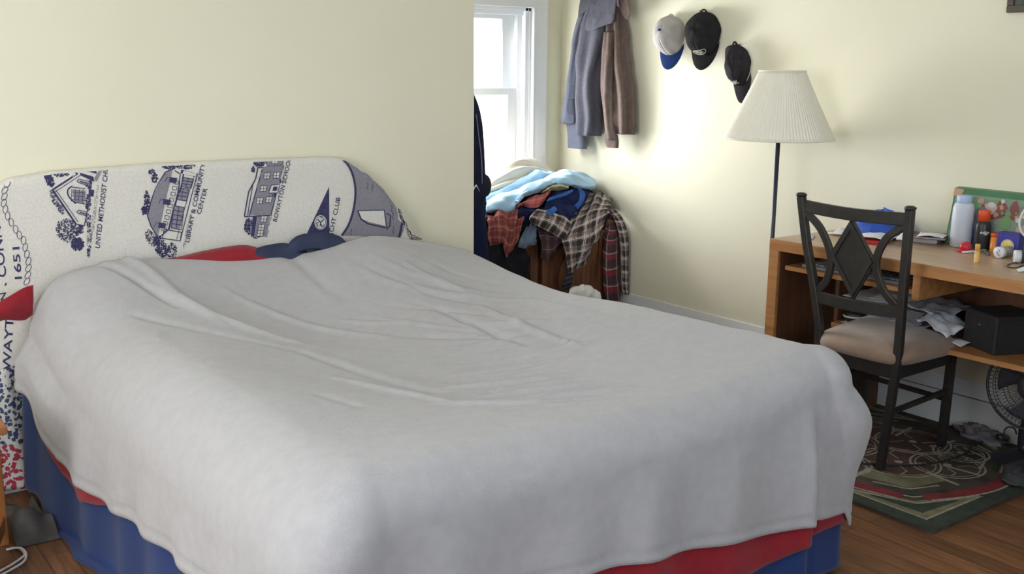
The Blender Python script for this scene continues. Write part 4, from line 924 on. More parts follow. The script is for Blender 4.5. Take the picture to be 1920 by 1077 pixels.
# ------------------------------------------------------------------ floor lamp
LX, LY = 3.70, 3.00
lp = thing('floor_lamp', (LX, LY, 0), 'floor lamp with a pleated cream shade on a thin dark pole by the desk', 'lamp')
m_shade2 = mat('pleated_cream_shade', (242, 239, 226), 0.85, (238, 234, 220), 4, 0.1, 90)
m_pole = mat('dark_blue_pole', (52, 54, 74), 0.4, (44, 46, 64), 6)
zt_, zb_ = 1.437, 1.150
prof = [(0.098+(0.235-0.098)*(i/16)**1.06, zt_+(zb_-zt_)*i/16) for i in range(17)]
n = 396; vs = []; fs = []
for i, (r, z) in enumerate(prof):
    for k in range(n):
        a = 2*PI*k/n; w = 0.0022*math.sin(99*a)*(0.5+0.8*i/16) + 0.0016*math.sin(7*a+1)*i/16 - 0.0018*max(0.0, math.cos(22*a))**12
        vs.append((LX+(r+w)*math.cos(a), LY+(r+w)*math.sin(a), z))
fs = [((i+1)*n+k, (i+1)*n+(k+1) % n, i*n+(k+1) % n, i*n+k) for i in range(16) for k in range(n)]
q = MB(); q.add(vs, fs); shd = q.build('lamp_shade', m_shade2, lp, solid=0.002)
q = MB()
for r, z in ((0.0985, zt_), (0.236, zb_)):
    q = MB(); q.tube([(LX+r*math.cos(a), LY+r*math.sin(a), z) for a in np.linspace(0, 2*PI, 73)[:-1]], 0.0035, 8, closed=True); q.build('shade_trim', m_shade2, shd)
q = MB(); q.tube([(LX, LY, 0.02), (LX, LY, 1.19)], 0.0095, 16); q.build('pole', m_pole, lp)
q = MB(); q.lathe([(0.0, 0.0), (0.13, 0.0), (0.132, 0.012), (0.115, 0.024), (0.03, 0.034), (0.012, 0.05), (0.0, 0.05)], 40, (LX, LY, 0)); q.build('base', m_pole, lp)
q = MB(); q.lathe([(0.0, 1.19), (0.016, 1.19), (0.018, 1.23), (0.0, 1.23)], 16, (LX, LY, 0)); q.ball((LX, LY, 1.275), 0.030, 10, (1, 1, 1.3)); q.build('bulb', mat('frosted_bulb', (236, 234, 226), 0.3), lp)
q = MB(); 
for a in (0.3, 0.3+2*PI/3, 0.3+4*PI/3): q.tube([(LX+0.018*math.cos(a), LY+0.018*math.sin(a), 1.22), (LX+0.05*math.cos(a), LY+0.05*math.sin(a), 1.32), (LX+0.012*math.cos(a), LY+0.012*math.sin(a), zt_-0.01), (LX+0.097*math.cos(a), LY+0.097*math.sin(a), zt_-0.004)], 0.0018, 6)
q.build('harp', m_pole, lp)

# ------------------------------------------------------------------ desk
DX0, DX1, DY0, DY1, DZ = 3.42, 3.962, 1.30, 2.786, 0.765
m_desk = wood('oak_veneer_edge', (186, 134, 84), (164, 112, 68), 5, 0.42, (8, 0.8, 8))
m_dtop = wood('worn_desk_top', (192, 164, 136), (176, 146, 118), 6, 0.35, (6, 0.7, 1))
m_dpan = wood('brown_panel', (112, 74, 50), (92, 60, 40), 5, 0.5, (6, 6, 1.0))
dk = thing('desk', (3.69, 2.04, 0), 'wooden desk with a keyboard tray and low shelf against the right wall', 'desk')
q = MB(); q.box(DX0, DX1, DY0, DY1, DZ-0.046, DZ-0.004); q.m = 1; q.box(DX0+0.004, DX1, DY0+0.004, DY1-0.004, DZ-0.004, DZ); q.build('desk_top', [m_desk, m_dtop], dk, bevel=0.0015)
for a, b in ((DY1-0.047, DY1), (DY0, DY0+0.047)):
    q = MB(); q.box(DX0+0.02, DX1, a+0.002, b-0.002, 0, DZ-0.046); sp_ = q.build('side_panel', m_dpan, dk, smooth=False)
    q = MB(); q.box(DX0, DX0+0.02, a, b, 0, DZ-0.046); q.build('front_edge', m_desk, sp_, bevel=0.003, label='honey coloured front edge')
q = MB(); q.box(3.93, 3.945, DY0+0.047, DY1-0.047, 0.40, DZ-0.046); q.build('back_panel', m_dpan, dk, smooth=False)
q = MB(); q.box(3.56, 3.93, DY0+0.047, 2.562, 0.417, 0.437); q.build('low_shelf', m_desk, dk, bevel=0.002)
q = MB(); q.box(3.60, 3.93, 2.562, 2.580, 0.0, 0.625); q.build('support_panel', m_dpan, dk, smooth=False)
q = MB(); q.box(DX0+0.004, 3.93, 2.098, 2.128, 0.628, DZ-0.046); q.build('divider', m_desk, dk, bevel=0.002)
q = MB(); q.box(3.45, 3.86, 2.132, DY1-0.062, 0.640, 0.658); q.build('keyboard_tray', m_desk, dk, bevel=0.002)

# ---- things on the tray and the low shelf
m_paper = mat('white_paper', (226, 228, 232), 0.85, (218, 220, 226), 12)
m_paperg = mat('grey_paper', (150, 152, 158), 0.8, (138, 140, 148), 12)
q = MB(); q.box(3.475, 3.66, 2.20, 2.66, 0.6585, 0.672)
kb = q.build('keyboard', mat('grey_plastic', (122, 124, 130), 0.5), bevel=0.004); tag(kb, 'flat grey keyboard on the pull out tray', 'keyboard')
q = MB(); rnd = random.Random(3)
for i in range(5):
    for j in range(15): x, y = 3.492+i*0.032, 2.215+j*0.029; q.box(x, x+0.026, y, y+0.024, 0.672, 0.677)
q.build('key_bed', mat('grey_keys', (140, 142, 148), 0.5), kb, bevel=0.001)
def sheetobj(name, m, rows, label, cat, group=None, nu=14, nv=18, wr=0.004, ws=14, seed=0, th=0.0012):
    q = MB(); g, u = sheet(rows, nu, nv, wr, ws, seed); q.grid(g, u); return tag(q.build(name, m, solid=th), label, cat, group)
PG_ = 'papers stuffed on the low desk shelf'
def shelf_paper(x0, x1, y0, y1, z0, z1, z2, z3, label, seed, wr=0.006, m=m_paper, name='paper_sheet'):
    return sheetobj(name, m, [[(x0, y0, z0), (x0, (y0+y1)/2, (z0+z1)/2+0.008), (x0, y1, z1)], [((x0+x1)/2, y0, (z0+z2)/2+0.006), ((x0+x1)/2, (y0+y1)/2, (z0+z1+z2+z3)/4+0.012), ((x0+x1)/2, y1, (z1+z3)/2)], [(x1, y0, z2), (x1, (y0+y1)/2, (z2+z3)/2), (x1, y1, z3)]], label, 'paper', PG_, 16, 20, wr, 16, seed)
shelf_paper(3.58, 3.82, 2.32, 2.53, 0.440, 0.440, 0.445, 0.445, 'bottom sheet of white paper on the low desk shelf', 1, 0.002)
shelf_paper(3.60, 3.82, 2.20, 2.48, 0.462, 0.470, 0.474, 0.476, 'sheet of paper in the middle of the pile on the low desk shelf', 2, 0.006)
shelf_paper(3.60, 3.84, 2.30, 2.545, 0.520, 0.545, 0.530, 0.555, 'white paper leaning up at the left of the low desk shelf', 5)
shelf_paper(3.62, 3.84, 2.16, 2.44, 0.540, 0.556, 0.552, 0.566, 'folded white paper on top of the shelf pile behind the chair back', 7, 0.010)
shelf_paper(3.60, 3.80, 2.08, 2.26, 0.545, 0.560, 0.556, 0.570, 'crumpled grey paper at the right end of the shelf pile', 9, 0.016, m_paperg)
shelf_paper(3.585, 3.76, 2.07, 2.20, 0.470, 0.525, 0.490, 0.535, 'crumpled white paper hanging off the right of the shelf pile', 11, 0.022)
shelf_paper(3.60, 3.70, 2.02, 2.10, 0.444, 0.446, 0.446, 0.448, 'small white paper scrap on the low shelf by the black box', 13, 0.003)
q = MB()
for k in range(16): q.box(3.64+0.004*(k % 3), 3.83, 2.22-0.004*(k % 4), 2.46+0.005*(k % 3), 0.478+k*0.0034, 0.4806+k*0.0034)
tag(q.build('paper_stack', m_paperg, smooth=False), 'ragged stack of grey papers filling the low desk shelf', 'papers', PG_)
c = (3.63, 2.495)
q = MB(); prof = [(0.0, 0.438), (0.030, 0.438), (0.046, 0.452), (0.050, 0.468), (0.044, 0.486), (0.025, 0.496), (0.0, 0.498)]; q.lathe(prof, 28, (3.63, c[1], 0.0))
o = tag(q.build('pouch', mat('black_vinyl', (28, 28, 30), 0.35)), 'small rounded black case with a white stripe on the low shelf', 'case')
q = MB(); q.lathe([(0.0502, 0.464), (0.0515, 0.467), (0.0502, 0.471)], 28, (3.63, c[1], 0.0), cap=False); q.build('stripe', mat('white_stripe', (216, 216, 218), 0.5), o, label='white stripe')
c = GX(1628, 590, 3.62); q = MB(); q.box(3.60, 3.72, c[1]-0.05, c[1]+0.07, 0.450, 0.468)
tag(q.build('booklet', mat('yellowed_paper', (196, 168, 116), 0.8, (206, 196, 176), 16), bevel=0.002), 'yellowed booklet lying on the low desk shelf behind the chair seat', 'book')
# black box on the low shelf
m_blk2 = mat('black_box_vinyl', (44, 44, 47), 0.6, (38, 38, 41), 40, 0.2, 200)
a, b = GZ(1862, 668, 0.437), GZ(1804, 644, 0.437); a = np.array(a); b = np.array(b); e = (b-a); nrm = np.array([-e[1], e[0], 0.0])*-1
nrm = nrm/np.linalg.norm(nrm)*0.19; hgt = 0.142
if nrm[0] < 0: nrm = -nrm
bx = thing('speaker_box', (a+b+nrm)/2, 'black box shaped speaker on the low desk shelf at the right', 'speaker')
q = MB(); q.poly_prism([a+(0, 0, 0.001), a+nrm+(0, 0, 0.001), b+nrm+(0, 0, 0.001), b+(0, 0, 0.001)], (0, 0, hgt)); q.build('cabinet', m_blk2, bx, bevel=0.005)
u1 = (nrm)/np.linalg.norm(nrm); w1 = -e/np.linalg.norm(e)
g0 = a + w1*0.0025; q = MB(); q.poly_prism([g0+u1*0.012+np.array((0, 0, 0.014)), g0+u1*0.178+np.array((0, 0, 0.014)), g0+u1*0.178+np.array((0, 0, hgt-0.012)), g0+u1*0.012+np.array((0, 0, hgt-0.012))], w1*0.004); q.build('grille', mat('black_speaker_cloth', (36, 36, 39), 0.9, bump=0.3, bscale=300), bx, bevel=0.002)
d0 = a+e*0.5-u1*0.0005+np.array((0, 0, 0.095)); q = MB(); q.ball(d0, 0.005, 6); q.build('indicator_light', mat('dull_led', (84, 84, 86), 0.4), bx)

# ---- things on the desk top
T = DZ+0.0005
def at_x(px, py, x): p = GX(px, py, x); return p[0], p[1]
def bottle(name, px, x, prof, m, label, cat, n=28, parts=(), py=460):
    X, Y = at_x(px, py, x); t = thing(name, (X, Y, T), label, cat)
    q = MB(); q.lathe(prof, n, (X, Y, T)); q.build('body', m, t)
    for nm, pr, mm in parts:
        q = MB(); q.lathe(pr, n, (X, Y, T)); q.build(nm, mm, t)
    return t, X, Y
bottle('white_bottle', 1800.5, 3.885, [(0, 0), (0.034, 0), (0.040, 0.006), (0.0405, 0.10), (0.0395, 0.155), (0.034, 0.170), (0.027, 0.176), (0, 0.176)], mat('white_plastic', (206, 212, 228), 0.45), 'tall plain white plastic bottle with a pale blue cap on the desk', 'bottle',
       parts=[('cap', [(0, 0.176), (0.028, 0.176), (0.029, 0.180), (0.029, 0.200), (0.026, 0.203), (0, 0.203)], mat('pale_blue_cap', (176, 198, 232), 0.4))])
m_clear = mat('clear_blue_plastic', (130, 150, 190), 0.15, alpha=0.55)
bottle('clear_bottle', 1824, 3.925, [(0, 0), (0.020, 0), (0.022, 0.01), (0.022, 0.09), (0.012, 0.115), (0.010, 0.135), (0, 0.135)], m_clear, 'clear blue bottle between the white bottle and the black spray can', 'bottle',
       parts=[('label', [(0.0225, 0.02), (0.0228, 0.022), (0.0228, 0.075), (0.0225, 0.077)], mat('blue_label', (64, 78, 150), 0.5))])
t, X, Y = bottle('spray_can', 1840, 3.885, [(0, 0), (0.027, 0), (0.029, 0.004), (0.029, 0.095), (0.026, 0.108), (0.022, 0.113), (0, 0.113)], mat('black_can', (42, 44, 48), 0.35), 'black spray can with an orange cap on the desk', 'can',
       parts=[('cap', [(0, 0.113), (0.0225, 0.113), (0.0225, 0.150), (0.019, 0.156), (0, 0.156)], mat('orange_cap', (226, 84, 40), 0.4))])
vs, fs = text_polys('edge', 0.25)
L_ = max(v[0] for v in vs); q = MB(); th0 = math.atan2(-0.70, -0.72)
q.add([(X+0.0297*math.cos(th0-0.62+1.24*v[0]/L_), Y+0.0297*math.sin(th0-0.62+1.24*v[0]/L_), T+0.066+0.013*v[1]) for v in vs], fs)
q.build('lettering', mat('white_ink', (222, 222, 222), 0.6), t, label='white brand lettering')
bottle('pill_bottle', 1866, 3.88, [(0, 0), (0.0185, 0), (0.019, 0.003), (0.019, 0.060), (0, 0.060)], mat('amber_plastic', (222, 140, 56), 0.35), 'orange pill bottle beside the blue box on the desk', 'bottle',
       parts=[('cap', [(0, 0.060), (0.0195, 0.060), (0.0195, 0.074), (0, 0.074)], mat('red_orange_cap', (206, 78, 44), 0.5))])
# blue carton with a yellow disc
X, Y = at_x(1892, 462, 3.875)
t = thing('blue_carton', (X, Y, T), 'dark blue carton with a yellow disc on its front', 'box')
q = MB(); q.box(X-0.02, X+0.02, Y-0.045, Y+0.040, T, T+0.085); q.build('carton', mat('blue_carton_card', (52, 56, 140), 0.4, (70, 66, 150), 30), t, bevel=0.002)
q = MB(); q.poly_prism([(X-0.0205, Y+0.006*0-0.004+0.026*math.cos(a), T+0.034+0.026*math.sin(a)) for a in np.linspace(0, 2*PI, 29)[:-1]], (-0.0006, 0, 0)); q.m = 1
q.poly_prism([(X-0.0212, Y-0.004+0.021*math.cos(a), T+0.034+0.021*math.sin(a)) for a in np.linspace(0, 2*PI, 27)[:-1]], (-0.0008, 0, 0)); q.build('yellow_disc', [mat('pale_ring', (190, 176, 190), 0.5), mat('yellow_ink', (226, 196, 62), 0.5, (236, 216, 120), 60)], t, smooth=False)
# board game box leaning on the wall
gA = GX(1790, 351, 3.945); gB = GX(1798, 462, 3.90); y1 = gA[1]; y0 = y1-0.46; zt = gA[2]-0.002
t = thing('game_box', (3.93, (y0+y1)/2, T), 'large colourful game box with a green rim leaning on the wall behind the desk', 'box')
lean = 0.040
def GBp(u, v, o=0.0):   # u 0..1 to the right, v 0..1 upward on the front face
    return (3.908+lean*v-o, y1+(y0-y1)*u, T+(zt-T)*v)
q = MB(); P4 = [GBp(0, 0), GBp(1, 0), GBp(1, 1), GBp(0, 1)]; q.poly_prism(P4, (0.03, 0, 0.004)); q.build('lid', mat('green_card', (70, 122, 86), 0.4, (62, 112, 78), 12), t, bevel=0.002)
rnd = random.Random(11)
q = MB(); cols = [(128, 148, 134), (112, 156, 104), (136, 78, 76), (184, 164, 156), (104, 116, 142), (196, 198, 194), (124, 132, 124), (190, 148, 122), (84, 102, 92)]
q.m = 0; q.poly_prism([GBp(0.02, 0.02, 0.0003), GBp(0.98, 0.02, 0.0003), GBp(0.98, 0.90, 0.0003), GBp(0.02, 0.90, 0.0003)], (-0.0004, 0, 0))
pic = [(1, .06, .60, .26, .88), (1, .04, .30, .22, .55), (2, .27, .50, .50, .88), (6, .50, .40, .98, .86), (3, .30, .62, .42, .84), (5, .32, .72, .40, .82), (2, .52, .55, .60, .88), (4, .24, .60, .34, .72), (1, .45, .34, .56, .62), (5, .62, .60, .70, .74), (1, .72, .40, .92, .60), (8, .10, .62, .18, .86), (4, .16, .12, .30, .45), (0, .30, .12, .48, .40), (6, .52, .08, .70, .30), (5, .74, .66, .84, .78), (3, .60, .34, .70, .48), (2, .78, .12, .95, .36)]
for i, (m_, a, b, c, d) in enumerate(pic):
    q.m = m_; o = 0.0009+i*0.00012; n = 9
    q.poly_prism([GBp((a+c)/2+(c-a)/2*rnd.uniform(0.8, 1.15)*math.cos(2*PI*k/n), (b+d)/2+(d-b)/2*rnd.uniform(0.8, 1.1)*math.sin(2*PI*k/n), o) for k in range(n)], (-0.0001, 0, 0))
for k in range(60):
    q.m = rnd.choice([0, 1, 3, 5, 6, 7, 8]); u, v = rnd.uniform(0.05, 0.95), rnd.uniform(0.05, 0.86); r = rnd.uniform(0.012, 0.035); o = 0.0034+k*0.00003
    q.poly_prism([GBp(u+r*0.8*rnd.uniform(0.6, 1.2)*math.cos(a), v+r*1.6*rnd.uniform(0.6, 1.2)*math.sin(a), o) for a in np.linspace(0, 2*PI, 8)[:-1]], (-0.0001, 0, 0))
q.m = 5
for k in range(9): q.poly_prism([GBp(0.80+k*0.018, 0.80, 0.0055), GBp(0.81+k*0.018, 0.80, 0.0055), GBp(0.812+k*0.018, 0.86-0.02*(k % 2), 0.0055), GBp(0.80+k*0.018, 0.86, 0.0055)], (-0.0001, 0, 0))
q.m = 7; q.poly_prism([GBp(0.0, 0.86, 0.0012), GBp(0.07, 0.86, 0.0012), GBp(0.09, 0.98, 0.0012), GBp(0.0, 1.0, 0.0012)], (-0.0004, 0, 0))
q.build('printed_picture', [mat('ink_%d' % i, c, 0.45) for i, c in enumerate(cols)], t, smooth=False)
# red clown-nose like cap, glue stick, pens, foil, lying bottles, loop, scrap
X, Y = at_x(1811, 463, 3.79)
q = MB(); q.ball((X, Y, T+0.020), 0.021, 10, (1.15, 1.1, 0.95)); q.lathe([(0, 0), (0.024, 0), (0.026, 0.004), (0.02, 0.010), (0, 0.010)], 20, (X, Y+0.008, T)); tag(q.build('red_plastic_dome', mat('red_plastic', (204, 40, 58), 0.3)), 'shiny red plastic dome lying in front of the white bottle', 'plastic dome')
X, Y = at_x(1830.5, 492, 3.61); t = thing('lip_balm', (X, Y, T), 'small yellow stick tube standing near the desk edge', 'tube')
q = MB(); q.lathe([(0, 0), (0.0085, 0), (0.009, 0.002), (0.009, 0.045), (0, 0.045)], 20, (X, Y, T)); q.build('tube', mat('butter_yellow', (222, 180, 104), 0.4), t)
q = MB(); q.lathe([(0, 0.045), (0.0092, 0.045), (0.0092, 0.066), (0.008, 0.068), (0, 0.068)], 20, (X, Y, T)); q.build('cap', mat('butter_yellow_cap', (212, 166, 88), 0.4), t)
m_silver = mat('silver_metal', (196, 198, 200), 0.25, metal=0.9)
q = MB(); a, b = GZ(1805, 476, T), GZ(1846, 472, T); a[2] = b[2] = T+0.005; q.tube([a, b], 0.0045, 10); q.tube([b, b+(b-a)*0.12], [0.0045, 0.0008], 10)
tag(q.build('pen', mat('white_pen', (216, 216, 214), 0.35)), 'white pen lying between the red dome and the yellow tube', 'pen')
q = MB(); a, b = GZ(1838, 467, T), GZ(1862, 470, T); a[2] = b[2] = T+0.006; q.tube([a, b], 0.0055, 10); tag(q.build('pencil', mat('tan_pencil', (186, 150, 104), 0.5)), 'short tan pencil in front of the black spray can', 'pencil')
q = MB(); rnd = random.Random(5); pts = []
for k in range(26): p = GZ(1845+k*0.42+rnd.uniform(-1.5, 1.5), 475+k*0.18+rnd.uniform(-2, 2), T); pts.append((p[0], p[1], T+0.004+rnd.uniform(0, 0.006)))
q.tube(pts, 0.0022, 6); tag(q.build('chain', m_silver), 'little silver chain heaped behind the yellow tube', 'chain')
def lying(name, pa, x, L, r, mats, label, cat, d=(0.80, -0.55)):
    p = GX(*pa, x); c0 = np.array((p[0], p[1], T+r)); dd = np.array((d[0], d[1], 0.0)); dd /= np.linalg.norm(dd)
    t = thing(name, (c0[0]+dd[0]*L/2, c0[1]+dd[1]*L/2, T), label, cat)
    q = MB(); q.tube([c0+dd*0.02, c0+dd*(0.02+L)], r*0.92, 24); q.build('body', mats[1], t)
    q = MB(); q.tube([c0, c0+dd*0.002, c0+dd*0.022], [r*0.9, r, r], 24); q.build('cap', mats[0], t)
    s = np.array((dd[1], -dd[0], 0.0)); q = MB()
    for k, (w, h) in enumerate(((0.25, 0.5), (-0.1, 0.1), (0.2, -0.3))): q.bar(c0-dd*0.0008+s*r*(w-0.2)+np.array((0, 0, r*h)), c0-dd*0.0008+s*r*(w+0.1)+np.array((0, 0, r*(h-0.25))), 0.0012, 0.002)
    q.build('emblem', mat('blue_mark', (84, 96, 176), 0.5), t, label='small blue mark')
lying('white_tube', (1871.5, 472, ), 3.76, 0.05, 0.0215, (mat('white_cap_plastic', (222, 222, 226), 0.4), mat('grey_tube', (150, 150, 150), 0.4)), 'white capped tube lying on the desk, end towards the room', 'tube', (0.95, -0.1))
lying('black_bottle', (1902, 474), 3.72, 0.12, 0.0235, (MATS['white_cap_plastic'], mat('dark_bottle', (58, 58, 66), 0.3)), 'dark bottle with a white cap lying at the right end of the desk', 'bottle', (0.62, -0.78))
q = MB(); pts = [GZ(px, py, T+0.003) for px, py in ((1935, 490), (1915, 492), (1898, 494), (1889, 498), (1893, 502), (1906, 502), (1920, 498), (1935, 494))]; q.tube(catmull(pts, 40), 0.0022, 6)
tag(q.build('cord_loop', mat('black_cord', (40, 40, 42), 0.6)), 'thin black cord looped at the right front of the desk', 'cord')
sheetobj('paper_scrap', m_paper, [[GZ(1906, 506, T+0.001), GZ(1925, 500, T+0.012), GZ(1940, 500, T+0.002)], [GZ(1910, 510, T+0.001), GZ(1925, 508, T+0.004), GZ(1940, 508, T+0.001)]], 'torn white scrap at the front edge of the desk', 'paper')
q = MB(); pts = [GX(px, py, 3.87) for px, py in ((1934, 382), (1920, 396), (1912, 415), (1914, 432), (1924, 445), (1938, 452))]; q.tube(catmull(pts, 30), 0.0045, 8)
tag(q.build('white_hoop', mat('white_hoop_plastic', (214, 216, 210), 0.4)), 'white plastic hoop leaning before the game box', 'hoop')
# blue bag, papers and books behind the chair
q = MB(); c = GZ(1652, 440, T); n = 22; V = []
for i in range(n+1):
    ph = PI/2*i/n
    row = []
    for k in range(49):
        a = 2*PI*k/48; g = 1+0.30*nz(math.cos(a)*1.8, math.sin(a)*1.8, ph*1.5)+0.12*nz(math.cos(a)*5, math.sin(a)*5, ph*5)
        row.append((c[0]+0.095*math.sin(ph)*g*math.cos(a), c[1]+0.135*math.sin(ph)*g*math.sin(a), T+0.004+0.092*math.cos(ph)*g))
    V.append(row)
q.grid(V); tag(q.build('blue_bag', mat('bright_blue_cloth', (44, 88, 190), 0.7, (36, 74, 170), 12, 0.3, 120)), 'crumpled bright blue bag on the desk behind the chair', 'bag')
def deskpaper(pts, label, seed, m=m_paper, name='paper_sheet', lift=0.0, th=0.001, wr=0.003):
    a, b, c_, d = [GZ(*p, T+0.002+lift) for p in pts]
    return sheetobj(name, m, [[a, (a+b)/2+(0, 0, 0.006), b], [(a+d)/2, (a+b+c_+d)/4+(0, 0, 0.010), (b+c_)/2], [d, (d+c_)/2+(0, 0, 0.004), c_]], label, 'paper', 'papers on the desk top', 12, 16, wr, 18, seed, th)
deskpaper(((1506, 444), (1524, 447), (1530, 439), (1512, 438)), 'small white note at the left end of the desk', 1, lift=0.004)
deskpaper(((1552, 438), (1600, 446), (1630, 438), (1575, 430)), 'loose white papers on the desk left of the blue bag', 2, lift=0.004, wr=0.008)
deskpaper(((1600, 446), (1668, 452), (1690, 440), (1625, 434)), 'white paper lying under the blue bag', 3, lift=0.014, wr=0.006)
a = GZ(1585, 448, T); b = GZ(1650, 455, T)
q = MB(); q.bar(GZ(1600, 449, T+0.006), GZ(1652, 455, T+0.006), 0.07, 0.012); tag(q.build('red_folder', mat('bright_red_card', (190, 36, 46), 0.4), bevel=0.002), 'bright red folder under the papers on the desk', 'folder')
def book(pts, z0, th, cover, label, rot=0.0):
    P = [np.array(GZ(*p, z0)) for p in pts]; t = thing('book', sum(P)/4, label, 'book', 'books on the desk')
    c0 = sum(P)/4; inn = [c0+(p-c0)*0.965 for p in P]
    q = MB(); q.poly_prism(P, (0, 0, 0.002)); q.poly_prism([p+np.array((0, 0, th-0.002)) for p in P], (0, 0, 0.002)); q.bar((P[0]+P[3])/2+np.array((0, 0, th/2)), (P[0]+P[3])/2+np.array((0.0001, 0.002, th/2)), 0.001, th); q.build('cover', cover, t, smooth=False)
    q = MB(); q.poly_prism([p+np.array((0, 0, 0.002)) for p in inn], (0, 0, th-0.004)); q.build('pages', mat('book_pages', (212, 206, 206), 0.8, (190, 184, 186), 60, aniso=(1, 1, 30)), t, smooth=False)
book(((1678, 451), (1757, 459), (1778, 447), (1702, 441)), T, 0.020, mat('grey_cover', (120, 108, 104), 0.5), 'thick grey book lying on the desk beside the white bottle')
book(((1712, 447), (1772, 452), (1781, 443), (1722, 439)), T+0.0205, 0.010, mat('dark_cover', (96, 70, 66), 0.5), 'thin dark red book on top of the grey book')
deskpaper(((1718, 443), (1768, 447), (1778, 440), (1726, 436)), 'white paper lying on the two books', 6, lift=0.033)
deskpaper(((1680, 449), (1700, 451), (1704, 440), (1690, 438)), 'white slip sticking up at the left of the books', 8, lift=0.022, wr=0.008)

# ------------------------------------------------------------------ rug
RX0, RX1, RY0, RY1 = 2.955, 3.945, 1.688, 2.72
m_rug = mat('dark_rug_pile', (92, 82, 76), 1.0, (72, 66, 60), 9, 0.8, 260, spec=0.05)
m_rgr = mat('rug_green', (70, 78, 68), 1.0, (60, 66, 60), 20, 0.8, 260, spec=0.05)
m_rol = mat('rug_olive', (128, 124, 98), 1.0, (112, 108, 86), 20, 0.8, 260, spec=0.05)
m_rrd = mat('rug_red', (134, 60, 62), 1.0, (116, 56, 58), 20, 0.8, 260, spec=0.05)
m_rwh = mat('rug_cream', (172, 166, 150), 1.0, (142, 136, 124), 60, 0.8, 260, spec=0.05)
m_rmr = mat('rug_maroon', (96, 72, 66), 1.0, (82, 66, 60), 20, 0.8, 260, spec=0.05)
q = MB(); q.box(RX0, RX1, RY0, RY1, 0.0006, 0.012)
RZ = 0.0126
def rflat(pts, m, z): q.m = m; q.add([(x, y, z) for x, y in pts], [tuple(range(len(pts)))])
def rline(pts, w, m, z, closed=False):
    P = [np.array(p, float) for p in pts]; P = P+[P[0]] if closed else P; V = []
    for i, p in enumerate(P):
        d = P[min(i+1, len(P)-1)]-P[max(i-1, 0)] if not (closed and i in (0, len(P)-1)) else P[1]-P[-2]
        n = np.array((-d[1], d[0]))/(np.linalg.norm(d)+1e-9)*w/2; V += [(*(p+n), z), (*(p-n), z)]
    q.m = m; q.add(V, [(2*i, 2*i+1, 2*i+3, 2*i+2) for i in range(len(P)-1)])
bw = 0.062
rflat([(RX0, RY0), (RX1, RY0), (RX1, RY0+bw), (RX0, RY0+bw)], 1, RZ); rflat([(RX0, RY0), (RX0+bw, RY0), (RX0+bw, RY1), (RX0, RY1)], 1, RZ+0.0002)
rflat([(RX0, RY1-bw), (RX1, RY1-bw), (RX1, RY1), (RX0, RY1)], 1, RZ)
def corner(cx, cy, sx, sy):
    def C(a, b): return (cx+sx*a, cy+sy*b)
    rflat([C(.062, .062), C(.40, .062), C(.30, .12), C(.17, .17), C(.12, .30), C(.062, .40)], 2, RZ+0.0004)
    rflat([C(.10, .10), C(.30, .085), C(.27, .11), C(.155, .155), C(.11, .27), C(.085, .30)], 1, RZ+0.0006)
    rline([C(.062, .40), C(.064, .064), C(.40, .062)], 0.010, 4, RZ+0.0009); rline([C(.40, .062), C(.26, .112), C(.155, .155), C(.112, .26), C(.062, .40)], 0.009, 4, RZ+0.0009)
    rline([C(.34, .135), C(.20, .19), C(.19, .20), C(.135, .34)], 0.010, 4, RZ+0.0009); rline([C(.34, .155), C(.225, .205), C(.205, .225), C(.155, .34)], 0.022, 1, RZ+0.0007)
    rline([C(.36, .20), C(.25, .24), C(.24, .25), C(.20, .36)], 0.010, 4, RZ+0.0009); rflat([C(.25, .25), C(.42, .21), C(.50, .30), C(.30, .50), C(.21, .42)], 2, RZ+0.0003)
    rline([C(.42, .16), C(.44, .30)], 0.014, 4, RZ+0.0009); rline([C(.16, .42), C(.30, .44)], 0.014, 4, RZ+0.0009)
corner(RX0, RY0, 1, 1); corner(RX0, RY1, 1, -1); corner(RX1, RY1, -1, -1); corner(RX1+0.0, RY0, -1, 1)
for s in range(2):                 # red swags along the sides
    if s == 0: A_ = [(RX0+0.22+0.6*t, RY0+0.17-0.085*math.sin(PI*t)) for t in np.linspace(0, 1, 26)]
    else: A_ = [(RX0+0.17-0.085*math.sin(PI*t), RY0+0.22+0.9*t) for t in np.linspace(0, 1, 30)]
    rline(A_, 0.05, 3, RZ+0.0011); off_ = [(x-(0.03 if s else 0), y-(0 if s else 0.03)) for x, y in A_]; rline(off_, 0.009, 4, RZ+0.0012)
for cx_, cy_, r in ((3.40, 2.105, .148), (3.52, 1.98, .13), (3.64, 2.20, .14), (3.40, 2.36, .148), (3.62, 2.44, .14), (3.20, 2.24, .13), (3.20, 2.52, .14), (3.42, 2.62, .14), (3.68, 2.02, .10)):
    rflat([(cx_+r*0.93*math.cos(a), cy_+r*0.93*math.sin(a)) for a in np.linspace(0, 2*PI, 25)[:-1]], 5 if r > .135 else 0, RZ+0.0005+0.00001*r)
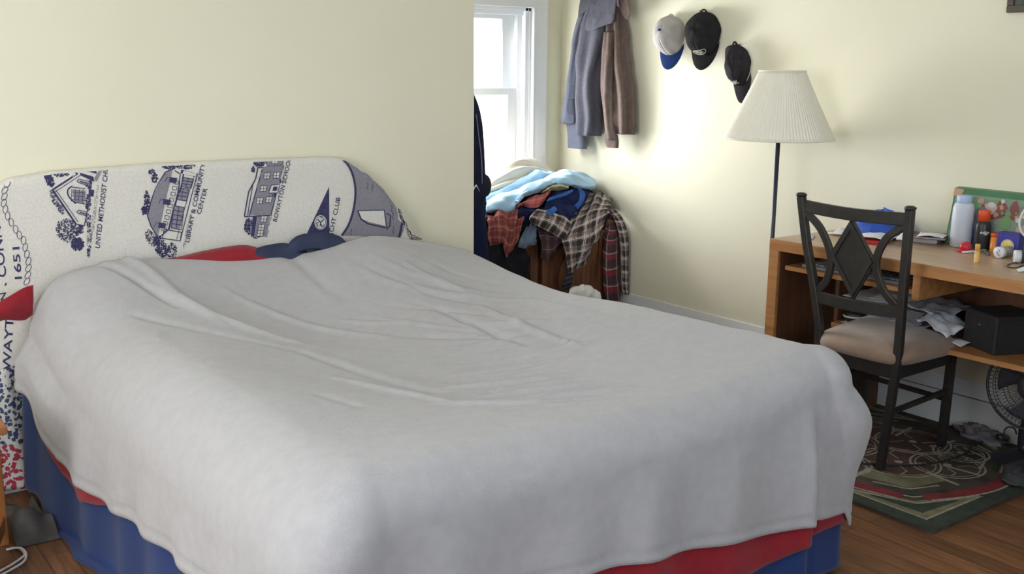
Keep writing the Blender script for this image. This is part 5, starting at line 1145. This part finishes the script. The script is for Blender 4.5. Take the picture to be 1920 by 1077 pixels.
for k, (cx_, cy_, r) in enumerate(((3.40, 2.105, .148), (3.52, 1.98, .13), (3.64, 2.20, .14), (3.40, 2.36, .148), (3.62, 2.44, .14), (3.20, 2.24, .13), (3.20, 2.52, .14), (3.42, 2.62, .14), (3.68, 2.02, .10))):
    for rr, w in ((r, 0.008), (r-0.018, 0.005)): rline([(cx_+rr*math.cos(a), cy_+rr*math.sin(a)) for a in np.linspace(0, 2*PI, 61)[:-1]], w, 4, RZ+0.0010+k*0.00003, True)
    rflat([(cx_+0.016*math.cos(a), cy_+0.016*math.sin(a)) for a in np.linspace(0, 2*PI, 13)[:-1]], 4, RZ+0.0014)
    for a in (0.6, 2.2, 3.7, 5.2): rline([(cx_+r*0.25*math.cos(a), cy_+r*0.25*math.sin(a)), (cx_+r*0.62*math.cos(a+0.35), cy_+r*0.62*math.sin(a+0.35)), (cx_+r*0.85*math.cos(a+0.1), cy_+r*0.85*math.sin(a+0.1))], 0.006, 4, RZ+0.0013)
tag(q.build('area_rug', [m_rug, m_rgr, m_rol, m_rrd, m_rwh, m_rmr], smooth=False), 'dark patterned rug with cream rings and a green border under the chair', 'rug')

# ------------------------------------------------------------------ dining chair
m_iron = mat('black_painted_metal', (50, 47, 44), 0.42, (42, 39, 37), 30, 0.05, 200, spec=0.4)
m_seat = mat('tan_suede', (146, 121, 100), 0.7, (132, 108, 90), 14, 0.2, 200, sheen=0.35)
cf = 0.0135
def V3(*a): return np.array(a, float)
chair = thing('dining_chair', (3.47, 2.27, 0), 'black metal dining chair with a diamond back and tan seat at the desk', 'chair')
postR = [V3(3.275, 2.100, cf), V3(3.290, 2.086, 0.30), V3(3.302, 2.084, 0.46), V3(3.300, 2.084, 0.62), V3(3.293, 2.080, 0.80), V3(3.290, 2.078, 0.972)]
postL = [V3(3.275, 2.405, cf), V3(3.290, 2.412, 0.30), V3(3.302, 2.425, 0.46), V3(3.300, 2.458, 0.62), V3(3.293, 2.505, 0.80), V3(3.288, 2.540, 0.972)]
def flatbar(path, w, d, wn):
    """flat bar along path: w wide along wn, d deep across"""
    P = catmull(path, 30); R = []
    for i, p in enumerate(P):
        t = P[min(i+1, 29)]-P[max(i-1, 0)]; t /= np.linalg.norm(t); b = np.array(wn, float); b -= t*b.dot(t); b /= np.linalg.norm(b); c = np.cross(t, b)
        R.append([p+b*sx*w/2+c*sy*d/2 for sx, sy in ((-1, -1), (1, -1), (1, 1), (-1, 1))])
    return R
for p in (postR, postL):
    q = MB(); q.loft(flatbar(p, 0.030, 0.026, (0, 1, 0))); lg = q.build('back_leg', m_iron, chair, smooth=False, bevel=0.004)
    q = MB(); top = p[-1]; q.lathe([(0, -0.002), (0.017, -0.002), (0.021, 0.004), (0.021, 0.009), (0.012, 0.014), (0, 0.015)], 20, top); q.build('finial', m_iron, lg)
fl = [[V3(3.686, 2.107, cf), V3(3.678, 2.098, 0.20), V3(3.668, 2.088, 0.40)], [V3(3.700, 2.480, cf), V3(3.694, 2.482, 0.20), V3(3.688, 2.484, 0.40)]]
for p in fl:
    q = MB(); q.loft(flatbar(p, 0.030, 0.030, (0, 1, 0))); q.build('front_leg', m_iron, chair, smooth=False, bevel=0.004)
def interp(path, z):
    for a, b in zip(path, path[1:]):
        if a[2] <= z <= b[2]: return a+(b-a)*(z-a[2])/(b[2]-a[2])
    return path[-1]
def cross(name, z0, z1, w, sag):
    A, B = interp(postL, z0), interp(postR, z1); q = MB()
    q.loft(flatbar([A, A*0.75+B*0.25+V3(-sag*0.7, 0, -0.004), (A+B)/2+V3(-sag, 0, -0.006), A*0.25+B*0.75+V3(-sag*0.7, 0, -0.004), B], w, 0.018, (0, 0, 1))); return q.build(name, m_iron, chair, smooth=False, bevel=0.003)
cross('top_rail', 0.938, 0.938, 0.046, 0.018); cross('lower_rail', 0.598, 0.606, 0.046, 0.012)
# bowed side pieces and the diamond
def back_pt(u, z):    # u 0 left .. 1 right, on the curved back
    A, B = interp(postL, z), interp(postR, z); return A*(1-u)+B*u+V3(-0.014*math.sin(PI*u), 0, 0)
q = MB(); q.loft(flatbar([back_pt(0.03, 0.916), back_pt(0.18, 0.86), back_pt(0.265, 0.77), back_pt(0.20, 0.68), back_pt(0.05, 0.622)], 0.028, 0.016, (0, 1, 0.2))); q.build('side_bow', m_iron, chair, smooth=False, bevel=0.003)
q = MB(); q.loft(flatbar([back_pt(0.97, 0.916), back_pt(0.82, 0.86), back_pt(0.735, 0.77), back_pt(0.80, 0.68), back_pt(0.95, 0.622)], 0.028, 0.016, (0, 1, -0.2))); q.build('side_bow', m_iron, chair, smooth=False, bevel=0.003)
dm = [back_pt(0.50, 0.918), back_pt(0.735, 0.772), back_pt(0.50, 0.618), back_pt(0.265, 0.772)]
cn = sum(dm)/4; dm = [V3(cn[0]-0.006, p[1], p[2]) for p in dm]
q = MB(); q.poly_prism(dm[::-1], (0.014, 0, 0)); dp = q.build('diamond_panel', m_iron, chair, bevel=0.002)
c3 = sum(dm)/4
q = MB()
for k in range(4):
    a, b = c3+(dm[k]-c3)*0.93, c3+(dm[(k+1) % 4]-c3)*0.93; a2, b2 = c3+(dm[k]-c3)*0.72, c3+(dm[(k+1) % 4]-c3)*0.72; f_ = V3(-0.008, 0, 0)
    q.add([a, b, b+f_, a+f_, a2, b2, b2+f_*0.9, a2+f_*0.9], [(0, 1, 2, 3), (3, 2, 6, 7), (7, 6, 5, 4)], flat=True)
q.build('raised_border', m_iron, dp, smooth=False)
# seat cushion
q = MB(); cr = [V3(3.262, 2.435, 0), V3(3.262, 2.052, 0), V3(3.690, 2.038, 0), V3(3.704, 2.505, 0)]
def seat_pt(u, v): return (cr[0]*(1-u)+cr[1]*u)*(1-v)+(cr[3]*(1-u)+cr[2]*u)*v
n = 44; rings = []
def sup(a, e): 
    c, s = math.cos(a), math.sin(a); return math.copysign(abs(c)**e, c), math.copysign(abs(s)**e, s)
for k, z in ((0.60, 0.408), (0.93, 0.408), (0.99, 0.416), (1.0, 0.430), (0.985, 0.446), (0.94, 0.460), (0.84, 0.471), (0.66, 0.479), (0.42, 0.484), (0.15, 0.486)):
    ring = []
    for a in np.linspace(0, 2*PI, n+1)[:-1]:
        sx, sy = sup(a, 0.42); p = seat_pt(0.5+0.5*k*sx, 0.5+0.5*k*sy); zz = z+0.003*nz(p[0]*9, p[1]*9, 1)
        ring.append(V3(p[0], p[1], zz))
    rings.append(ring)
q.loft(rings); q.build('seat', m_seat, chair)
q = MB()
def bar2(a, b, w, h): q.bar(a, b, w, h)
A0, A1, A2, A3 = interp(postL, 0.382), interp(postR, 0.382), V3(3.669, 2.090, 0.382), V3(3.689, 2.484, 0.382)
for a, b in ((A0, A1), (A1, A2), (A2, A3), (A3, A0)): bar2(a, b, 0.018, 0.05)
q.build('seat_frame', m_iron, chair, smooth=False, bevel=0.002)
for a, b in ((interp(postR, 0.232), interp(fl[0], 0.245)), (interp(postL, 0.232), interp(fl[1], 0.245)), (interp(fl[0], 0.208), interp(fl[1], 0.208))):
    q = MB(); q.bar(a, b, 0.016, 0.018); q.build('stretcher', m_iron, chair, smooth=False, bevel=0.002)

# ------------------------------------------------------------------ desk fan
m_fan = mat('dark_grey_plastic', (50, 50, 56), 0.4, (44, 44, 50), 20)
m_wire = mat('fan_wire', (58, 60, 66), 0.35, metal=0.4)
FC = V3(3.735, 1.795, 0.325); FN = V3(-0.93, -0.28, 0.14); FN /= np.linalg.norm(FN); FS = np.cross(FN, V3(0, 0, 1)); FS /= np.linalg.norm(FS); FU = np.cross(FS, FN)
FR = 0.162
fan = thing('desk_fan', (FC[0]+0.06, FC[1]+0.03, 0), 'dark wire caged fan on the floor at the right edge', 'fan')
def FP(r, a, h): return FC+FS*r*math.cos(a)+FU*r*math.sin(a)+FN*h
for nm, sg in (('front_guard', 1), ('rear_guard', -1)):
    q = MB()
    def hh(r): return sg*(0.008+0.042*(1-(r/FR)**2.4))
    for r in (FR*0.30, FR*0.62, FR*0.86): q.tube([FP(r, a, hh(r)) for a in np.linspace(0, 2*PI, 49)[:-1]], 0.0014, 5, closed=True)
    for k in range(64):
        a = 2*PI*k/64; q.tube([FP(r, a+sg*0.35*(1-r/FR), hh(r)) for r in np.linspace(FR*0.28, FR, 8)], 0.0010, 4, cap=False)
    gd = q.build(nm, m_wire, fan)
    if sg == 1:
        q = MB(); R = [[FP(r, a, h) for a in np.linspace(0, 2*PI, 33)[:-1]] for r, h in ((0.001, 0.056), (0.030, 0.055), (0.050, 0.051), (0.052, 0.047), (0.03, 0.045))]; q.loft(R); q.build('badge', m_fan, gd)
q = MB(); q.tube([FP(FR, a, 0) for a in np.linspace(0, 2*PI, 73)[:-1]], 0.0055, 8, closed=True); q.build('rim', m_fan, fan)
q = MB(); q.bar(FP(FR+0.004, PI*0.93, 0), FP(FR+0.004, PI*1.0, 0), 0.012, 0.018); q.build('rim_clip', m_fan, fan, bevel=0.002)
for k in range(3):
    q = MB(); a0 = k*2*PI/3+0.5; B_ = [[FP(0.03+0.105*s, a0+(t-0.5)*(0.9+0.75*s), -0.020+0.022*(t-0.5)*2) for t in np.linspace(0, 1, 10)] for s in np.linspace(0, 1, 10)]
    q.grid(B_); q.build('blade', mat('smoky_blade', (74, 74, 82), 0.3), fan, solid=0.002)
q = MB(); R = [[FP(r, a, h) for a in np.linspace(0, 2*PI, 33)[:-1]] for r, h in ((0.02, 0.02), (0.036, 0.014), (0.038, -0.03), (0.056, -0.048), (0.058, -0.10), (0.045, -0.125), (0.01, -0.13))]; q.loft(R[::-1]); q.build('motor_housing', m_fan, fan)
bc = V3(FC[0]+0.07, FC[1]+0.045, 0)
q = MB(); q.tube(catmull([FC-FN*0.075+V3(0, 0, -0.05), bc+V3(0, 0, 0.16), bc+V3(0, 0, 0.05)], 14), [0.024]*8+[0.028]*6, 14); q.build('neck', m_fan, fan)
q = MB(); q.lathe([(0, 0.0), (0.118, 0.0), (0.122, 0.006), (0.112, 0.018), (0.06, 0.036), (0.034, 0.052), (0, 0.054)], 40, bc); q.build('base', m_fan, fan)
q = MB(); a = bc+V3(-0.052, -0.03, 0.075); q.ball(a, 0.018, 10, (0.7, 1.0, 1.0)); q.build('speed_knob', mat('chrome', (214, 218, 222), 0.12, metal=1.0), fan, label='shiny chrome knob')
q = MB(); p0 = GZ(1902, 822, 0.05); q.tube(catmull([GY(1882, 818, 1.93), GY(1884, 806, 1.93), GY(1892, 801, 1.93), GY(1902, 804, 1.92), GY(1906, 815, 1.91)], 24), 0.003, 8); q.tube([GY(1872, 820, 1.93), GY(1888, 822, 1.925)], 0.012, 10); q.build('plug', m_fan, fan)

# ------------------------------------------------------------------ odds and ends on the floor at the right
q = MB(); pts = [GZ(px, py, 0.018) for px, py in ((1560, 868), (1610, 870), (1650, 871), (1700, 873), (1745, 870), (1785, 860), (1815, 848), (1822, 836), (1845, 828), (1872, 822))]; q.tube(catmull(pts, 70), 0.0035, 8)
tag(q.build('fan_cord', mat('black_rubber', (40, 40, 42), 0.6)), 'black cord trailing across the rug under the chair', 'cord')
def heap(name, c, rx, ry, h, m, label, cat, seed, crump=0.35):
    q = MB(); n = 20; V = []
    for i in range(n+1):
        ph = PI/2*i/n; row = []
        for k in range(49):
            a = 2*PI*k/48; g = 1+crump*nz(math.cos(a)*2+seed, math.sin(a)*2, ph*2)+crump*0.5*nz(math.cos(a)*6+seed, math.sin(a)*6, ph*6)
            row.append((min(XR-0.02, c[0]+rx*math.sin(ph)**0.8*g*math.cos(a)), c[1]+ry*math.sin(ph)**0.8*g*math.sin(a), c[2]+max(0.001, h*math.cos(ph)*g)))
        V.append(row)
    q.grid(V); return tag(q.build(name, m), label, cat)
heap('plastic_wrap', GZ(1838, 822, 0.0126)+V3(0, 0, 0), 0.05, 0.10, 0.045, mat('dusty_plastic', (124, 120, 126), 0.35, (104, 100, 104), 30), 'crumpled grey plastic wrap on the rug against the baseboard', 'plastic', 2.0, 0.5)
heap('dark_bag', V3(3.64, 1.745, 0.0126), 0.13, 0.075, 0.06, mat('dark_nylon', (60, 60, 64), 0.6, (50, 50, 54), 14, 0.3, 120), 'dark soft bag on the rug in front of the fan', 'bag', 5.0, 0.3)
